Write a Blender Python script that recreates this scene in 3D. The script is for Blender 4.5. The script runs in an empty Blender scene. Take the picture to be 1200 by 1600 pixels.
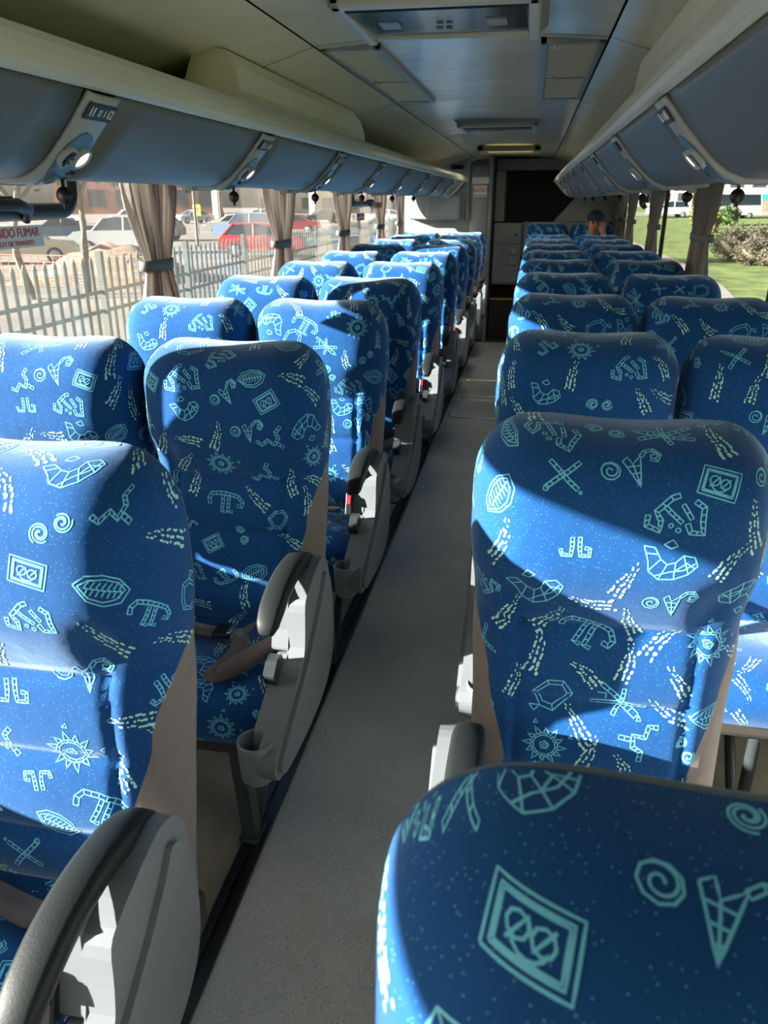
import bpy, bmesh, math, random
import numpy as np
from mathutils import Vector, Matrix
random.seed(7)
R = math.radians
PI = math.pi
SC = bpy.context.scene
COL = SC.collection
CX = -0.25            # centre line of the bus (the camera stands at x = 0)
ZC = 1.50             # camera height above the aisle floor
GZ = -1.00            # ground outside

# ---------------------------------------------------------------- camera
cam_d = bpy.data.cameras.new('camera')
cam = bpy.data.objects.new('camera', cam_d)
COL.objects.link(cam)
cam_d.sensor_fit = 'VERTICAL'
cam_d.sensor_height = 36.0
cam_d.sensor_width = 27.0
cam_d.lens = 27.0
cam_d.clip_start = 0.02
cam_d.clip_end = 2000
_f = 1200.0
_F = Vector((836 - 600, 312 - 800, _f)).normalized()
_D = Vector((0, _f * _f / (800 - 312), _f)).normalized()
_X = _D.cross(_F)
_Z = -_D
Mrot = Matrix(((_X[0], -_X[1], -_X[2]), (_F[0], -_F[1], -_F[2]), (_Z[0], -_Z[1], -_Z[2])))
cam.matrix_world = Matrix.Translation((0, 0, ZC)) @ Mrot.to_4x4()
cam_d.dof.use_dof = True
cam_d.dof.focus_distance = 1.7
cam_d.dof.aperture_fstop = 10.0
SC.camera = cam

# ---------------------------------------------------------------- world, sun, exposure
SC.view_settings.view_transform = 'Standard'
SC.view_settings.look = 'None'
SC.view_settings.exposure = 1.35
SC.view_settings.gamma = 1.0
SC.view_settings.use_curve_mapping = False
SUN_DIR = Vector((1.0, 0.40, -0.33)).normalized()
world = bpy.data.worlds.new('World')
SC.world = world
world.use_nodes = True
wt = world.node_tree
wt.nodes.clear()
wo = wt.nodes.new('ShaderNodeOutputWorld')
wb = wt.nodes.new('ShaderNodeBackground')
ws = wt.nodes.new('ShaderNodeTexSky')
ws.sky_type = 'NISHITA'
ws.sun_disc = False
ws.sun_elevation = R(17)
ws.sun_rotation = math.atan2(-SUN_DIR.x, -SUN_DIR.y)
ws.air_density = 1.3
ws.dust_density = 2.5
wb.inputs['Strength'].default_value = 0.075
hs = wt.nodes.new('ShaderNodeHueSaturation')
hs.inputs['Saturation'].default_value = 0.5
wt.links.new(ws.outputs[0], hs.inputs['Color'])
wt.links.new(hs.outputs[0], wb.inputs[0])
wt.links.new(wb.outputs[0], wo.inputs[0])
sd = bpy.data.lights.new('sun', 'SUN')
sd.energy = 13.0
sd.color = (1.0, 0.95, 0.87)
sd.angle = R(0.6)
sun = bpy.data.objects.new('sun', sd)
COL.objects.link(sun)
sun.rotation_euler = SUN_DIR.to_track_quat('-Z', 'Y').to_euler()
sun.location = (-20, -5, 12)

# ---------------------------------------------------------------- materials
def new_mat(name):
    m = bpy.data.materials.new(name)
    m.use_nodes = True
    return m, m.node_tree, m.node_tree.nodes['Principled BSDF']

def mat(name, col, rough=0.5, metal=0.0, var=0.0, scale=8.0, bump=0.0, bscale=60.0, sheen=0.0, emit=0.0, spec=0.5, coords='Object'):
    m, t, b = new_mat(name)
    b.inputs['Base Color'].default_value = (*col, 1)
    b.inputs['Roughness'].default_value = rough
    b.inputs['Metallic'].default_value = metal
    b.inputs['Specular IOR Level'].default_value = spec
    if sheen:
        b.inputs['Sheen Weight'].default_value = sheen
        b.inputs['Sheen Roughness'].default_value = 0.4
    if emit:
        b.inputs['Emission Color'].default_value = (*col, 1)
        b.inputs['Emission Strength'].default_value = emit
    tc = t.nodes.new('ShaderNodeTexCoord')
    if var:
        n = t.nodes.new('ShaderNodeTexNoise')
        n.inputs['Scale'].default_value = scale
        n.inputs['Detail'].default_value = 4
        t.links.new(tc.outputs[coords], n.inputs['Vector'])
        r = t.nodes.new('ShaderNodeValToRGB')
        r.color_ramp.elements[0].position = 0.3
        r.color_ramp.elements[1].position = 0.7
        r.color_ramp.elements[0].color = (*[c * (1 - var) for c in col], 1)
        r.color_ramp.elements[1].color = (*[min(1, c * (1 + var)) for c in col], 1)
        t.links.new(n.outputs['Fac'], r.inputs[0])
        t.links.new(r.outputs[0], b.inputs['Base Color'])
    if bump:
        n2 = t.nodes.new('ShaderNodeTexNoise')
        n2.inputs['Scale'].default_value = bscale
        n2.inputs['Detail'].default_value = 3
        t.links.new(tc.outputs[coords], n2.inputs['Vector'])
        bp = t.nodes.new('ShaderNodeBump')
        bp.inputs['Strength'].default_value = bump
        bp.inputs['Distance'].default_value = 0.02
        t.links.new(n2.outputs['Fac'], bp.inputs['Height'])
        t.links.new(bp.outputs[0], b.inputs['Normal'])
    return m

def speckled(name, base, dot, scale, thr, rough, sheen=0.0, bump=0.0, spec=0.5, var=0.0, vscale=2.0, dot2=None, sheen_tint=(1, 1, 1)):
    m, t, b = new_mat(name)
    tc = t.nodes.new('ShaderNodeTexCoord')
    v = t.nodes.new('ShaderNodeTexVoronoi')
    v.inputs['Scale'].default_value = scale
    t.links.new(tc.outputs['Object'], v.inputs['Vector'])
    lt = t.nodes.new('ShaderNodeMapRange')
    lt.inputs['From Min'].default_value = thr
    lt.inputs['From Max'].default_value = thr * 0.6
    t.links.new(v.outputs['Distance'], lt.inputs['Value'])
    mx = t.nodes.new('ShaderNodeMix')
    mx.data_type = 'RGBA'
    mx.inputs[6].default_value = (*base, 1)
    mx.inputs[7].default_value = (*dot, 1)
    t.links.new(lt.outputs[0], mx.inputs[0])
    out = mx.outputs[2]
    if var:
        n = t.nodes.new('ShaderNodeTexNoise')
        n.inputs['Scale'].default_value = vscale
        n.inputs['Detail'].default_value = 5
        t.links.new(tc.outputs['Object'], n.inputs['Vector'])
        r = t.nodes.new('ShaderNodeMapRange')
        r.inputs['From Min'].default_value = 0.3
        r.inputs['From Max'].default_value = 0.7
        r.inputs['To Min'].default_value = 1 - var
        r.inputs['To Max'].default_value = 1 + var
        t.links.new(n.outputs['Fac'], r.inputs['Value'])
        vm = t.nodes.new('ShaderNodeVectorMath')
        vm.operation = 'SCALE'
        t.links.new(out, vm.inputs[0])
        t.links.new(r.outputs[0], vm.inputs['Scale'])
        out = vm.outputs[0]
    if dot2:
        v2 = t.nodes.new('ShaderNodeTexVoronoi')
        v2.inputs['Scale'].default_value = scale * 0.6
        t.links.new(tc.outputs['Object'], v2.inputs['Vector'])
        l2 = t.nodes.new('ShaderNodeMapRange')
        l2.inputs['From Min'].default_value = thr
        l2.inputs['From Max'].default_value = thr * 0.7
        t.links.new(v2.outputs['Distance'], l2.inputs['Value'])
        m2 = t.nodes.new('ShaderNodeMix')
        m2.data_type = 'RGBA'
        m2.inputs[7].default_value = (*dot2, 1)
        t.links.new(out, m2.inputs[6])
        t.links.new(l2.outputs[0], m2.inputs[0])
        out = m2.outputs[2]
    t.links.new(out, b.inputs['Base Color'])
    b.inputs['Roughness'].default_value = rough
    b.inputs['Specular IOR Level'].default_value = spec
    if sheen:
        b.inputs['Sheen Weight'].default_value = sheen
        b.inputs['Sheen Roughness'].default_value = 0.35
        b.inputs['Sheen Tint'].default_value = (*sheen_tint, 1)
    if bump:
        n2 = t.nodes.new('ShaderNodeTexNoise')
        n2.inputs['Scale'].default_value = 9
        n2.inputs['Detail'].default_value = 4
        t.links.new(tc.outputs['Object'], n2.inputs['Vector'])
        bp = t.nodes.new('ShaderNodeBump')
        bp.inputs['Strength'].default_value = bump
        bp.inputs['Distance'].default_value = 0.05
        t.links.new(n2.outputs['Fac'], bp.inputs['Height'])
        t.links.new(bp.outputs[0], b.inputs['Normal'])
    return m

def weave(name, col, scale=500, rough=0.8, sheen=0.25):
    m, t, b = new_mat(name)
    b.inputs['Roughness'].default_value = rough
    b.inputs['Sheen Weight'].default_value = sheen
    b.inputs['Specular IOR Level'].default_value = 0.25
    tc = t.nodes.new('ShaderNodeTexCoord')
    w = t.nodes.new('ShaderNodeTexWave')
    w.bands_direction = 'DIAGONAL'
    w.inputs['Scale'].default_value = scale
    w.inputs['Distortion'].default_value = 1.0
    t.links.new(tc.outputs['Object'], w.inputs['Vector'])
    r = t.nodes.new('ShaderNodeValToRGB')
    r.color_ramp.elements[0].color = (*[c * 0.72 for c in col], 1)
    r.color_ramp.elements[1].color = (*[c * 1.12 for c in col], 1)
    t.links.new(w.outputs['Fac'], r.inputs[0])
    t.links.new(r.outputs[0], b.inputs['Base Color'])
    n2 = t.nodes.new('ShaderNodeTexNoise')
    n2.inputs['Scale'].default_value = 14
    t.links.new(tc.outputs['Object'], n2.inputs['Vector'])
    bp = t.nodes.new('ShaderNodeBump')
    bp.inputs['Strength'].default_value = 0.35
    bp.inputs['Distance'].default_value = 0.03
    t.links.new(n2.outputs['Fac'], bp.inputs['Height'])
    t.links.new(bp.outputs[0], b.inputs['Normal'])
    return m

def glass_mat(name, tint=(0.95, 0.97, 0.96), haze=0.006):
    m = bpy.data.materials.new(name)
    m.use_nodes = True
    t = m.node_tree
    t.nodes.clear()
    o = t.nodes.new('ShaderNodeOutputMaterial')
    tr = t.nodes.new('ShaderNodeBsdfTransparent')
    tr.inputs[0].default_value = (*tint, 1)
    gl = t.nodes.new('ShaderNodeBsdfGlossy')
    gl.inputs['Roughness'].default_value = 0.02
    lw = t.nodes.new('ShaderNodeLayerWeight')
    lw.inputs['Blend'].default_value = 0.5
    pw = t.nodes.new('ShaderNodeMath'); pw.operation = 'POWER'; pw.inputs[1].default_value = 5.0
    t.links.new(lw.outputs['Facing'], pw.inputs[0])
    fr = t.nodes.new('ShaderNodeMath'); fr.operation = 'MULTIPLY_ADD'; fr.inputs[1].default_value = 0.35; fr.inputs[2].default_value = 0.015
    t.links.new(pw.outputs[0], fr.inputs[0])
    m1 = t.nodes.new('ShaderNodeMixShader')
    t.links.new(fr.outputs[0], m1.inputs[0])
    t.links.new(tr.outputs[0], m1.inputs[1])
    t.links.new(gl.outputs[0], m1.inputs[2])
    tl = t.nodes.new('ShaderNodeBsdfTranslucent')
    tl.inputs[0].default_value = (0.9, 0.9, 0.88, 1)
    m2 = t.nodes.new('ShaderNodeMixShader')
    m2.inputs[0].default_value = haze
    t.links.new(m1.outputs[0], m2.inputs[1])
    t.links.new(tl.outputs[0], m2.inputs[2])
    t.links.new(m2.outputs[0], o.inputs[0])
    return m

M = {}
M['fabric'] = speckled('seat_fabric', (0.007, 0.066, 0.225), (0.15, 0.40, 0.60), 230, 0.15, 0.85, sheen=0.8, bump=0.08, spec=0.15, sheen_tint=(0.6, 0.78, 1.0))
M['stroke'] = mat('pattern_cyan', (0.16, 0.58, 0.80), 0.8, sheen=0.3)
M['dash'] = mat('pattern_pale_green', (0.42, 0.78, 0.70), 0.8, sheen=0.3)
M['gusset'] = weave('taupe_mesh_fabric', (0.24, 0.195, 0.175))
M['shellback'] = mat('seat_back_plastic', (0.10, 0.12, 0.14), 0.55)
M['grey'] = mat('grey_plastic', (0.185, 0.20, 0.215), 0.42, var=0.05, scale=5)
M['cup'] = mat('cup_plastic', (0.22, 0.25, 0.27), 0.32)
M['arm'] = mat('armrest_rubber', (0.013, 0.016, 0.017), 0.5, bump=0.05, bscale=300, spec=0.25)
M['black'] = mat('black_plastic', (0.008, 0.008, 0.009), 0.4)
M['legm'] = mat('leg_metal', (0.03, 0.038, 0.042), 0.35, var=0.2)
M['frame'] = mat('seat_frame_brown', (0.04, 0.035, 0.03), 0.7)
M['belt'] = weave('belt_webbing', (0.085, 0.066, 0.068), 900, 0.6, 0.2)
M['chrome'] = mat('chrome', (0.7, 0.7, 0.72), 0.25, 1.0)
M['red'] = mat('red_button', (0.65, 0.02, 0.03), 0.4)
M['floor'] = speckled('aisle_vinyl', (0.43, 0.435, 0.42), (0.02, 0.02, 0.022), 160, 0.20, 0.42, var=0.14, vscale=3.0, dot2=(0.62, 0.62, 0.60), spec=0.5)
M['floor2'] = mat('seat_floor_vinyl', (0.27, 0.23, 0.175), 0.7, var=0.2, scale=9)
M['track'] = mat('seat_rail', (0.012, 0.013, 0.014), 0.35)
M['ceil'] = mat('ceiling_panel', (0.82, 0.79, 0.65), 0.2, bump=1.0, bscale=1.6, spec=1.0)
M['ceil_side'] = mat('ceiling_side_panel', (0.82, 0.79, 0.62), 0.22, bump=1.0, bscale=1.8, spec=1.0)
M['duct'] = mat('duct_cover', (0.78, 0.74, 0.50), 0.34, bump=0.15, bscale=3)
M['lip'] = mat('rack_lip', (0.55, 0.54, 0.43), 0.36)
M['door'] = mat('rack_door', (0.125, 0.13, 0.12), 0.42, var=0.06, scale=2.0)
M['strip'] = mat('service_panel', (0.34, 0.36, 0.35), 0.38)
M['strip_blue'] = mat('service_recess', (0.085, 0.15, 0.20), 0.3)
M['tag'] = mat('tag_dark', (0.03, 0.033, 0.032), 0.4)
M['white'] = mat('white_print', (0.85, 0.85, 0.82), 0.5)
M['lamp'] = mat('reading_lamp_lens', (0.9, 0.93, 1.0), 0.2, emit=1.6)
M['cover_glow'] = mat('yellow_cover_glow', (0.75, 0.66, 0.36), 0.5, emit=0.15)  # glow added to the ceiling cover, which is not lit itself
M['darkgap'] = mat('dark_gap', (0.006, 0.006, 0.006), 0.8)
M['wall'] = mat('side_wall', (0.50, 0.50, 0.48), 0.6)
M['pillar'] = mat('window_pillar', (0.03, 0.03, 0.032), 0.5)
M['rubber'] = mat('window_rubber', (0.006, 0.006, 0.007), 0.45)
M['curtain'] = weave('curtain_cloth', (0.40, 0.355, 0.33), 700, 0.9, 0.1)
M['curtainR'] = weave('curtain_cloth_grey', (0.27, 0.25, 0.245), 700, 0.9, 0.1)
for k_ in ('curtain', 'curtainR'):
    t_ = M[k_].node_tree; b_ = t_.nodes['Principled BSDF']; o_ = t_.nodes['Material Output']
    tl_ = t_.nodes.new('ShaderNodeBsdfTranslucent'); tl_.inputs[0].default_value = (0.60, 0.55, 0.51, 1)
    mx_ = t_.nodes.new('ShaderNodeMixShader'); mx_.inputs[0].default_value = 0.38
    t_.links.new(b_.outputs[0], mx_.inputs[1]); t_.links.new(tl_.outputs[0], mx_.inputs[2]); t_.links.new(mx_.outputs[0], o_.inputs[0])
M['tie'] = mat('curtain_tie', (0.15, 0.155, 0.15), 0.7)
M['rear'] = mat('rear_cabinet', (0.27, 0.295, 0.30), 0.45, var=0.08, scale=3)
M['rear_light'] = mat('rear_wall_panel', (0.33, 0.37, 0.39), 0.5)
M['reardark'] = mat('rear_dark', (0.13, 0.13, 0.125), 0.5)
M['shade'] = mat('rear_window_shade', (0.006, 0.005, 0.005), 0.7)
M['yellow'] = mat('step_yellow', (0.55, 0.42, 0.05), 0.6)
M['amber'] = mat('hatch_frame', (0.42, 0.36, 0.16), 0.4)
M['screen'] = mat('screen_dark', (0.012, 0.03, 0.045), 0.15)
M['vent'] = mat('vent_slats', (0.85, 0.84, 0.72), 0.4)
M['signred'] = mat('sign_red', (0.55, 0.03, 0.03), 0.5)
M['signwhite'] = mat('sign_white', (0.75, 0.72, 0.70), 0.5)
M['glass'] = glass_mat('window_glass')

# ---------------------------------------------------------------- mesh helpers
class MB:
    def __init__(s):
        s.v = []; s.f = []; s.m = []; s.sm = []
    def add(s, vs, fs, mi=0, smooth=False):
        o = len(s.v)
        s.v += [tuple(v) for v in vs]
        for f in fs:
            s.f.append(tuple(i + o for i in f)); s.m.append(mi); s.sm.append(smooth)
    def box(s, c, d, mi=0, rot=None):
        hx, hy, hz = d[0] / 2, d[1] / 2, d[2] / 2
        vs = [Vector((x, y, z)) for x in (-hx, hx) for y in (-hy, hy) for z in (-hz, hz)]
        if rot is not None:
            vs = [rot @ v for v in vs]
        vs = [v + Vector(c) for v in vs]
        s.add(vs, [(0, 1, 3, 2), (4, 6, 7, 5), (0, 4, 5, 1), (2, 3, 7, 6), (0, 2, 6, 4), (1, 5, 7, 3)], mi)
    def b2(s, a, b, mi=0):
        s.box([(a[i] + b[i]) / 2 for i in range(3)], [abs(b[i] - a[i]) for i in range(3)], mi)
    def grid(s, G, mi=0, smooth=True, cu=False, flip=False):
        nj = len(G); ni = len(G[0])
        vs = [p for row in G for p in row]
        fs = []
        for j in range(nj - 1):
            for i in range(ni if cu else ni - 1):
                k = (i + 1) % ni
                q = (j * ni + i, j * ni + k, (j + 1) * ni + k, (j + 1) * ni + i)
                fs.append(q[::-1] if flip else q)
        s.add(vs, fs, mi, smooth)
    def tube(s, pts, r, n=10, mi=0, caps=True, sx=1.0, sy=1.0, up=(0, 0, 1)):
        pts = [Vector(p) for p in pts]
        rs = r if hasattr(r, '__len__') else [r] * len(pts)
        rings = []
        U = Vector(up)
        for i, p in enumerate(pts):
            t = (pts[min(i + 1, len(pts) - 1)] - pts[max(i - 1, 0)]).normalized()
            a = U.cross(t)
            if a.length < 1e-3:
                a = Vector((1, 0, 0)).cross(t)
            a.normalize()
            b = t.cross(a)
            rings.append([p + a * math.cos(2 * PI * k / n) * rs[i] * sx + b * math.sin(2 * PI * k / n) * rs[i] * sy for k in range(n)])
        s.grid(rings, mi, True, cu=True)
        if caps:
            s.add(rings[0], [tuple(range(n))[::-1]], mi)
            s.add(rings[-1], [tuple(range(n))], mi)
    def prism(s, poly, x0, x1, mi=0, axis='x', smooth=False):
        n = len(poly)
        def P(a, b, x):
            return {'x': (x, a, b), 'y': (a, x, b), 'z': (a, b, x)}[axis]
        vs = [P(a, b, x0) for a, b in poly] + [P(a, b, x1) for a, b in poly]
        s.add(vs, [(i, (i + 1) % n, n + (i + 1) % n, n + i) for i in range(n)], mi, smooth)
        s.add(vs, [tuple(range(n))[::-1], tuple(range(n, 2 * n))], mi)
    def lathe(s, prof, c, n=20, mi=0, axis='z', smooth=True):
        rings = []
        for r, h in prof:
            ring = []
            for k in range(n):
                a = 2 * PI * k / n
                u, w = r * math.cos(a), r * math.sin(a)
                p = {'z': (u, w, h), 'x': (h, u, w), 'y': (u, h, w)}[axis]
                ring.append((c[0] + p[0], c[1] + p[1], c[2] + p[2]))
            rings.append(ring)
        s.grid(rings, mi, smooth, cu=True)
    def ell(s, c, r, mi=0, nu=16, nv=10):
        G = []
        for j in range(nv + 1):
            t = PI * (j / nv - 0.5)
            t = max(min(t, PI / 2 - 0.01), -PI / 2 + 0.01)
            G.append([(c[0] + r[0] * math.cos(t) * math.cos(2 * PI * i / nu), c[1] + r[1] * math.cos(t) * math.sin(2 * PI * i / nu), c[2] + r[2] * math.sin(t)) for i in range(nu)])
        s.grid(G, mi, True, cu=True)
    def mesh(s, name, mats, weld=False, recalc=True):
        me = bpy.data.meshes.new(name)
        me.from_pydata(s.v, [], s.f)
        for k in mats:
            me.materials.append(M[k] if isinstance(k, str) else k)
        me.polygons.foreach_set('material_index', s.m)
        me.polygons.foreach_set('use_smooth', s.sm)
        if recalc or weld:
            bm = bmesh.new(); bm.from_mesh(me)
            if weld:
                bmesh.ops.remove_doubles(bm, verts=bm.verts, dist=1e-5)
            if recalc:
                bmesh.ops.recalc_face_normals(bm, faces=bm.faces)
            bm.to_mesh(me); bm.free()
        me.update()
        return me
    def build(s, name, mats, parent=None, bevel=0.0, seg=2, **k):
        if isinstance(mats, str) or not hasattr(mats, '__len__'):
            mats = [mats]
        o = bpy.data.objects.new(name, s.mesh(name, mats, **k))
        COL.objects.link(o)
        if parent: o.parent = parent
        if bevel:
            md = o.modifiers.new('bevel', 'BEVEL')
            md.width = bevel; md.segments = seg; md.limit_method = 'ANGLE'; md.angle_limit = R(40)
            md.harden_normals = False
        return o

def link_mesh(name, me, parent=None):
    o = bpy.data.objects.new(name, me); COL.objects.link(o)
    if parent: o.parent = parent
    return o

def empty(name, loc=(0, 0, 0), rz=0.0):
    o = bpy.data.objects.new(name, None); COL.objects.link(o)
    o.location = loc; o.rotation_euler = (0, 0, rz); o.empty_display_size = 0.1
    return o

def tag(o, label=None, cat=None, group=None, kind=None):
    if label: o['label'] = label
    if cat: o['category'] = cat
    if group: o['group'] = group
    if kind: o['kind'] = kind
    return o

KIDS = {}
def copy_tree(o, parent=None):
    c = o.copy(); COL.objects.link(c); c.parent = parent
    for ch in [k for k in list(bpy.data.objects) if k.parent == o]:
        copy_tree(ch, c)
    return c

def struct(mb, name, mats, parent=None, **k):
    o = mb.build(name, mats, parent, **k)
    o['kind'] = 'structure'
    return o

def text(name, body, size, loc, rot, m, parent=None, align='CENTER', ext=0.0006, sx=1.0):
    cu = bpy.data.curves.new(name, 'FONT')
    cu.body = body; cu.size = size; cu.align_x = align; cu.align_y = 'CENTER'; cu.extrude = ext
    tmp = bpy.data.objects.new(name + '_tmp', cu)
    me = bpy.data.meshes.new_from_object(tmp)
    bpy.data.objects.remove(tmp)
    me.materials.clear(); me.materials.append(M[m])
    o = bpy.data.objects.new(name, me); COL.objects.link(o)
    o.location = loc; o.rotation_euler = rot; o.scale = (sx, 1, 1)
    if parent: o.parent = parent
    return o

# ================================================================= SETTING
Y0, Y1 = -2.6, 9.7
XL, XR = CX - 1.18, CX + 1.18
# --- floor
m = MB()
m.b2((-0.60, Y0, -0.06), (0.10, 8.9, 0.0))
struct(m, 'floor', 'floor')
for sgn, a, b in ((-1, XL - 0.02, -0.60), (1, 0.10, XR + 0.02)):
    m = MB(); m.b2((a, Y0, -0.06), (b, Y1 + 0.2, 0.0))
    struct(m, 'floor_seating_' + ('left' if sgn < 0 else 'right'), 'floor2')
for nm, x in (('left', -0.585), ('right', 0.075)):
    m = MB(); m.b2((x - 0.028, Y0, 0.0), (x - 0.006, 8.85, 0.012)); m.b2((x + 0.006, Y0, 0.0), (x + 0.028, 8.85, 0.012)); m.b2((x - 0.028, Y0, 0.0), (x + 0.028, 8.85, 0.004))
    tag(m.build('seat_rail', 'track', bevel=0.002), 'dark metal seat rail on the floor along the %s side of the aisle' % nm, 'rail')
# --- floor hatches in the aisle
for y0, y1, w in ((5.55, 6.10, 'nearer of the two'), (6.22, 6.85, 'farther of the two')):
    m = MB()
    pts = []
    x0, x1, r = -0.53, -0.02, 0.07
    for cx_, cy_, a0 in ((x1 - r, y1 - r, 0), (x0 + r, y1 - r, 90), (x0 + r, y0 + r, 180), (x1 - r, y0 + r, 270)):
        for k in range(7):
            a = R(a0 + 15 * k); pts.append((cx_ + r * math.cos(a), cy_ + r * math.sin(a), 0.002))
    m.tube(pts + [pts[0], pts[1]], 0.006, 6)
    t = empty('floor_hatch', (-0.27, (y0 + y1) / 2, 0))
    fr = m.build('trim_ring', 'chrome', t); fr.location = -t.location
    m = MB(); m.prism([(p[0], p[1]) for p in pts], 0.0, 0.0025, axis='z')
    pl = m.build('cover_plate', 'floor', t); pl.location = -t.location
    tag(t, 'rounded rectangular hatch in the grey aisle floor, ' + w, 'hatch', 'floor hatches')

# --- side walls below and above the windows
WB, WT = 0.86, 1.60
for sgn, X in ((-1, XL), (1, XR)):
    m = MB()
    o = sgn * 0.06
    m.b2((X, Y0, -0.05), (X + o, Y1, WB))
    m.b2((X, Y0, WT), (X + o, Y1, 2.05))
    m.b2((X - sgn * 0.03, Y0, WB - 0.02), (X + o, Y1, WB))
    m.b2((X, 9.25, WB), (X + o, Y1, WT))
    struct(m, 'wall_left' if sgn < 0 else 'wall_right', 'wall')
m = MB(); m.b2((XL, Y0 - 0.06, -0.05), (XR, Y0, 2.05)); struct(m, 'wall_light_block', 'wall')  # unseen solid wall added to stop light entering from behind the camera
# windows: pillars between panes
pil_l = [-2.5, -0.15, 1.40, 3.0, 4.64, 6.25, 7.80, 8.90]
pil_r = [-2.5, -0.1, 1.45, 3.25, 4.97, 6.40, 8.5, 9.2]
nwin = 0
for sgn, X, ps in ((-1, XL, pil_l), (1, XR, pil_r)):
    for i in range(len(ps)):
        y0 = ps[i]; y1 = ps[i + 1] if i + 1 < len(ps) else 9.25
        nwin += 1
        w = MB()
        xo = X + sgn * 0.03
        w.b2((xo - 0.012, y0 - 0.022, WB), (xo + 0.012, y0 + 0.022, WT))
        root = struct(w, 'window_%d' % nwin, 'rubber')
        g = MB()
        g.b2((xo - 0.002, y0 + 0.022, WB), (xo + 0.002, y1 - 0.022, WT))
        go = g.build('glass_pane', 'glass', root)
        if (sgn < 0 and i == 2) or (sgn < 0 and i == 5):
            # sliding upper sash with rounded corner, black frame and catch
            f = MB()
            zb, r = 1.468, 0.07
            ye = 2.36 if i == 2 else y1 - 0.35
            xs = X + 0.012
            pts = [(xs, y0 + 0.10, WT + 0.03), (xs, y0 + 0.10, zb + r)]
            for k in range(7):
                a = R(180 + 15 * k); pts.append((xs, y0 + 0.10 + r + r * math.cos(a), zb + r + r * math.sin(a)))
            for k in range(7):
                a = R(270 + 15 * k); pts.append((xs, ye - r + r * math.cos(a), zb + r + r * math.sin(a)))
            pts += [(xs, ye, WT + 0.03)]
            f.tube(pts, 0.024, 8, up=(1, 0, 0))
            f.build('sash_frame', 'rubber', root)
            f = MB()
            f.tube([(X + 0.02, 1.90, 1.482), (X + 0.045, 1.95, 1.487), (X + 0.055, 2.02, 1.487), (X + 0.05, 2.07, 1.475), (X + 0.03, 2.085, 1.445)], [0.012, 0.016, 0.018, 0.018, 0.012], 10)
            hd = f.build('sash_handle', 'black', root)
            f = MB(); f.b2((X + 0.005, 1.96, 1.49), (X + 0.035, 2.04, 1.51)); f.build('sash_catch', 'chrome', root, bevel=0.003)
            if i == 5:
                hd.location.y = 4.95
f = MB(); f.tube([(XR - 0.02, 7.0, 1.50), (XR - 0.05, 7.02, 1.50), (XR - 0.06, 7.10, 1.49), (XR - 0.05, 7.18, 1.47), (XR - 0.02, 7.2, 1.44)], [0.02, 0.026, 0.028, 0.026, 0.02], 8)
f.tube([(XR - 0.02, 7.06, 1.50), (XR - 0.02, 7.06, 1.60)], 0.012, 6)
f.build('sash_handle', 'black', bpy.data.objects['window_13'])
# --- no smoking sticker on the second left window
t = empty('no_smoking_sign', (XL + 0.026, 2.0, 1.405))
m = MB(); m.b2((-0.001, -0.16, -0.03), (0.001, 0.16, 0.028)); m.build('sign_plate', 'signwhite', t)
text('sign_text', 'PROHIBIDO FUMAR', 0.034, (0.0016, 0, 0.009), (R(90), 0, R(90)), 'signred', t, sx=0.95)
text('sign_text', 'ART. 91 LEY DE TRANSITO', 0.018, (0.0016, 0, -0.018), (R(90), 0, R(90)), 'signred', t, sx=1.05)
tag(t, 'pinkish white no smoking notice with red Spanish lettering stuck on the left window glass', 'sign')

t2 = copy_tree(t); t2.location = (XL + 0.026, 6.62, 1.37)
tag(t2, 'small far no smoking sticker on the left window between the third and fourth curtains', 'sign')
# --- ceiling
def ceil_z(x):
    c = abs(x - CX)
    return 1.94 - 0.02 * (c / 0.425) ** 2 if c < 0.425 else 1.92 - (c - 0.425) * 0.30
m = MB()
ys = [Y0, 0.9, 2.55, 4.02, 6.55, 9.7]
for k in range(len(ys) - 1):
    ya, yb = ys[k] + 0.003, ys[k + 1] - 0.003
    for xa, xb, mi in ((CX - 0.422, CX + 0.422, 0), (CX - 1.2, CX - 0.428, 1), (CX + 0.428, CX + 1.2, 1)):
        n = 10; q = max(3, int((yb - ya) / 0.2))
        G = [[(xa + (xb - xa) * i / n, ya + (yb - ya) * j / q, ceil_z(xa + (xb - xa) * i / n)) for i in range(n + 1)] for j in range(q + 1)]
        m.grid(G, mi, True)
struct(m, 'ceiling', ['ceil', 'ceil_side'], recalc=False)
m = MB(); m.b2((XL - 0.1, Y0, 1.97), (XR + 0.1, Y1 + 0.1, 2.02)); m.b2((XL - 0.06, Y0, 1.80), (XL, Y1, 2.0)); m.b2((XR, Y0, 1.80), (XR + 0.06, Y1, 2.0))
struct(m, 'ceiling_roof_skin', 'darkgap')

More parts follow.
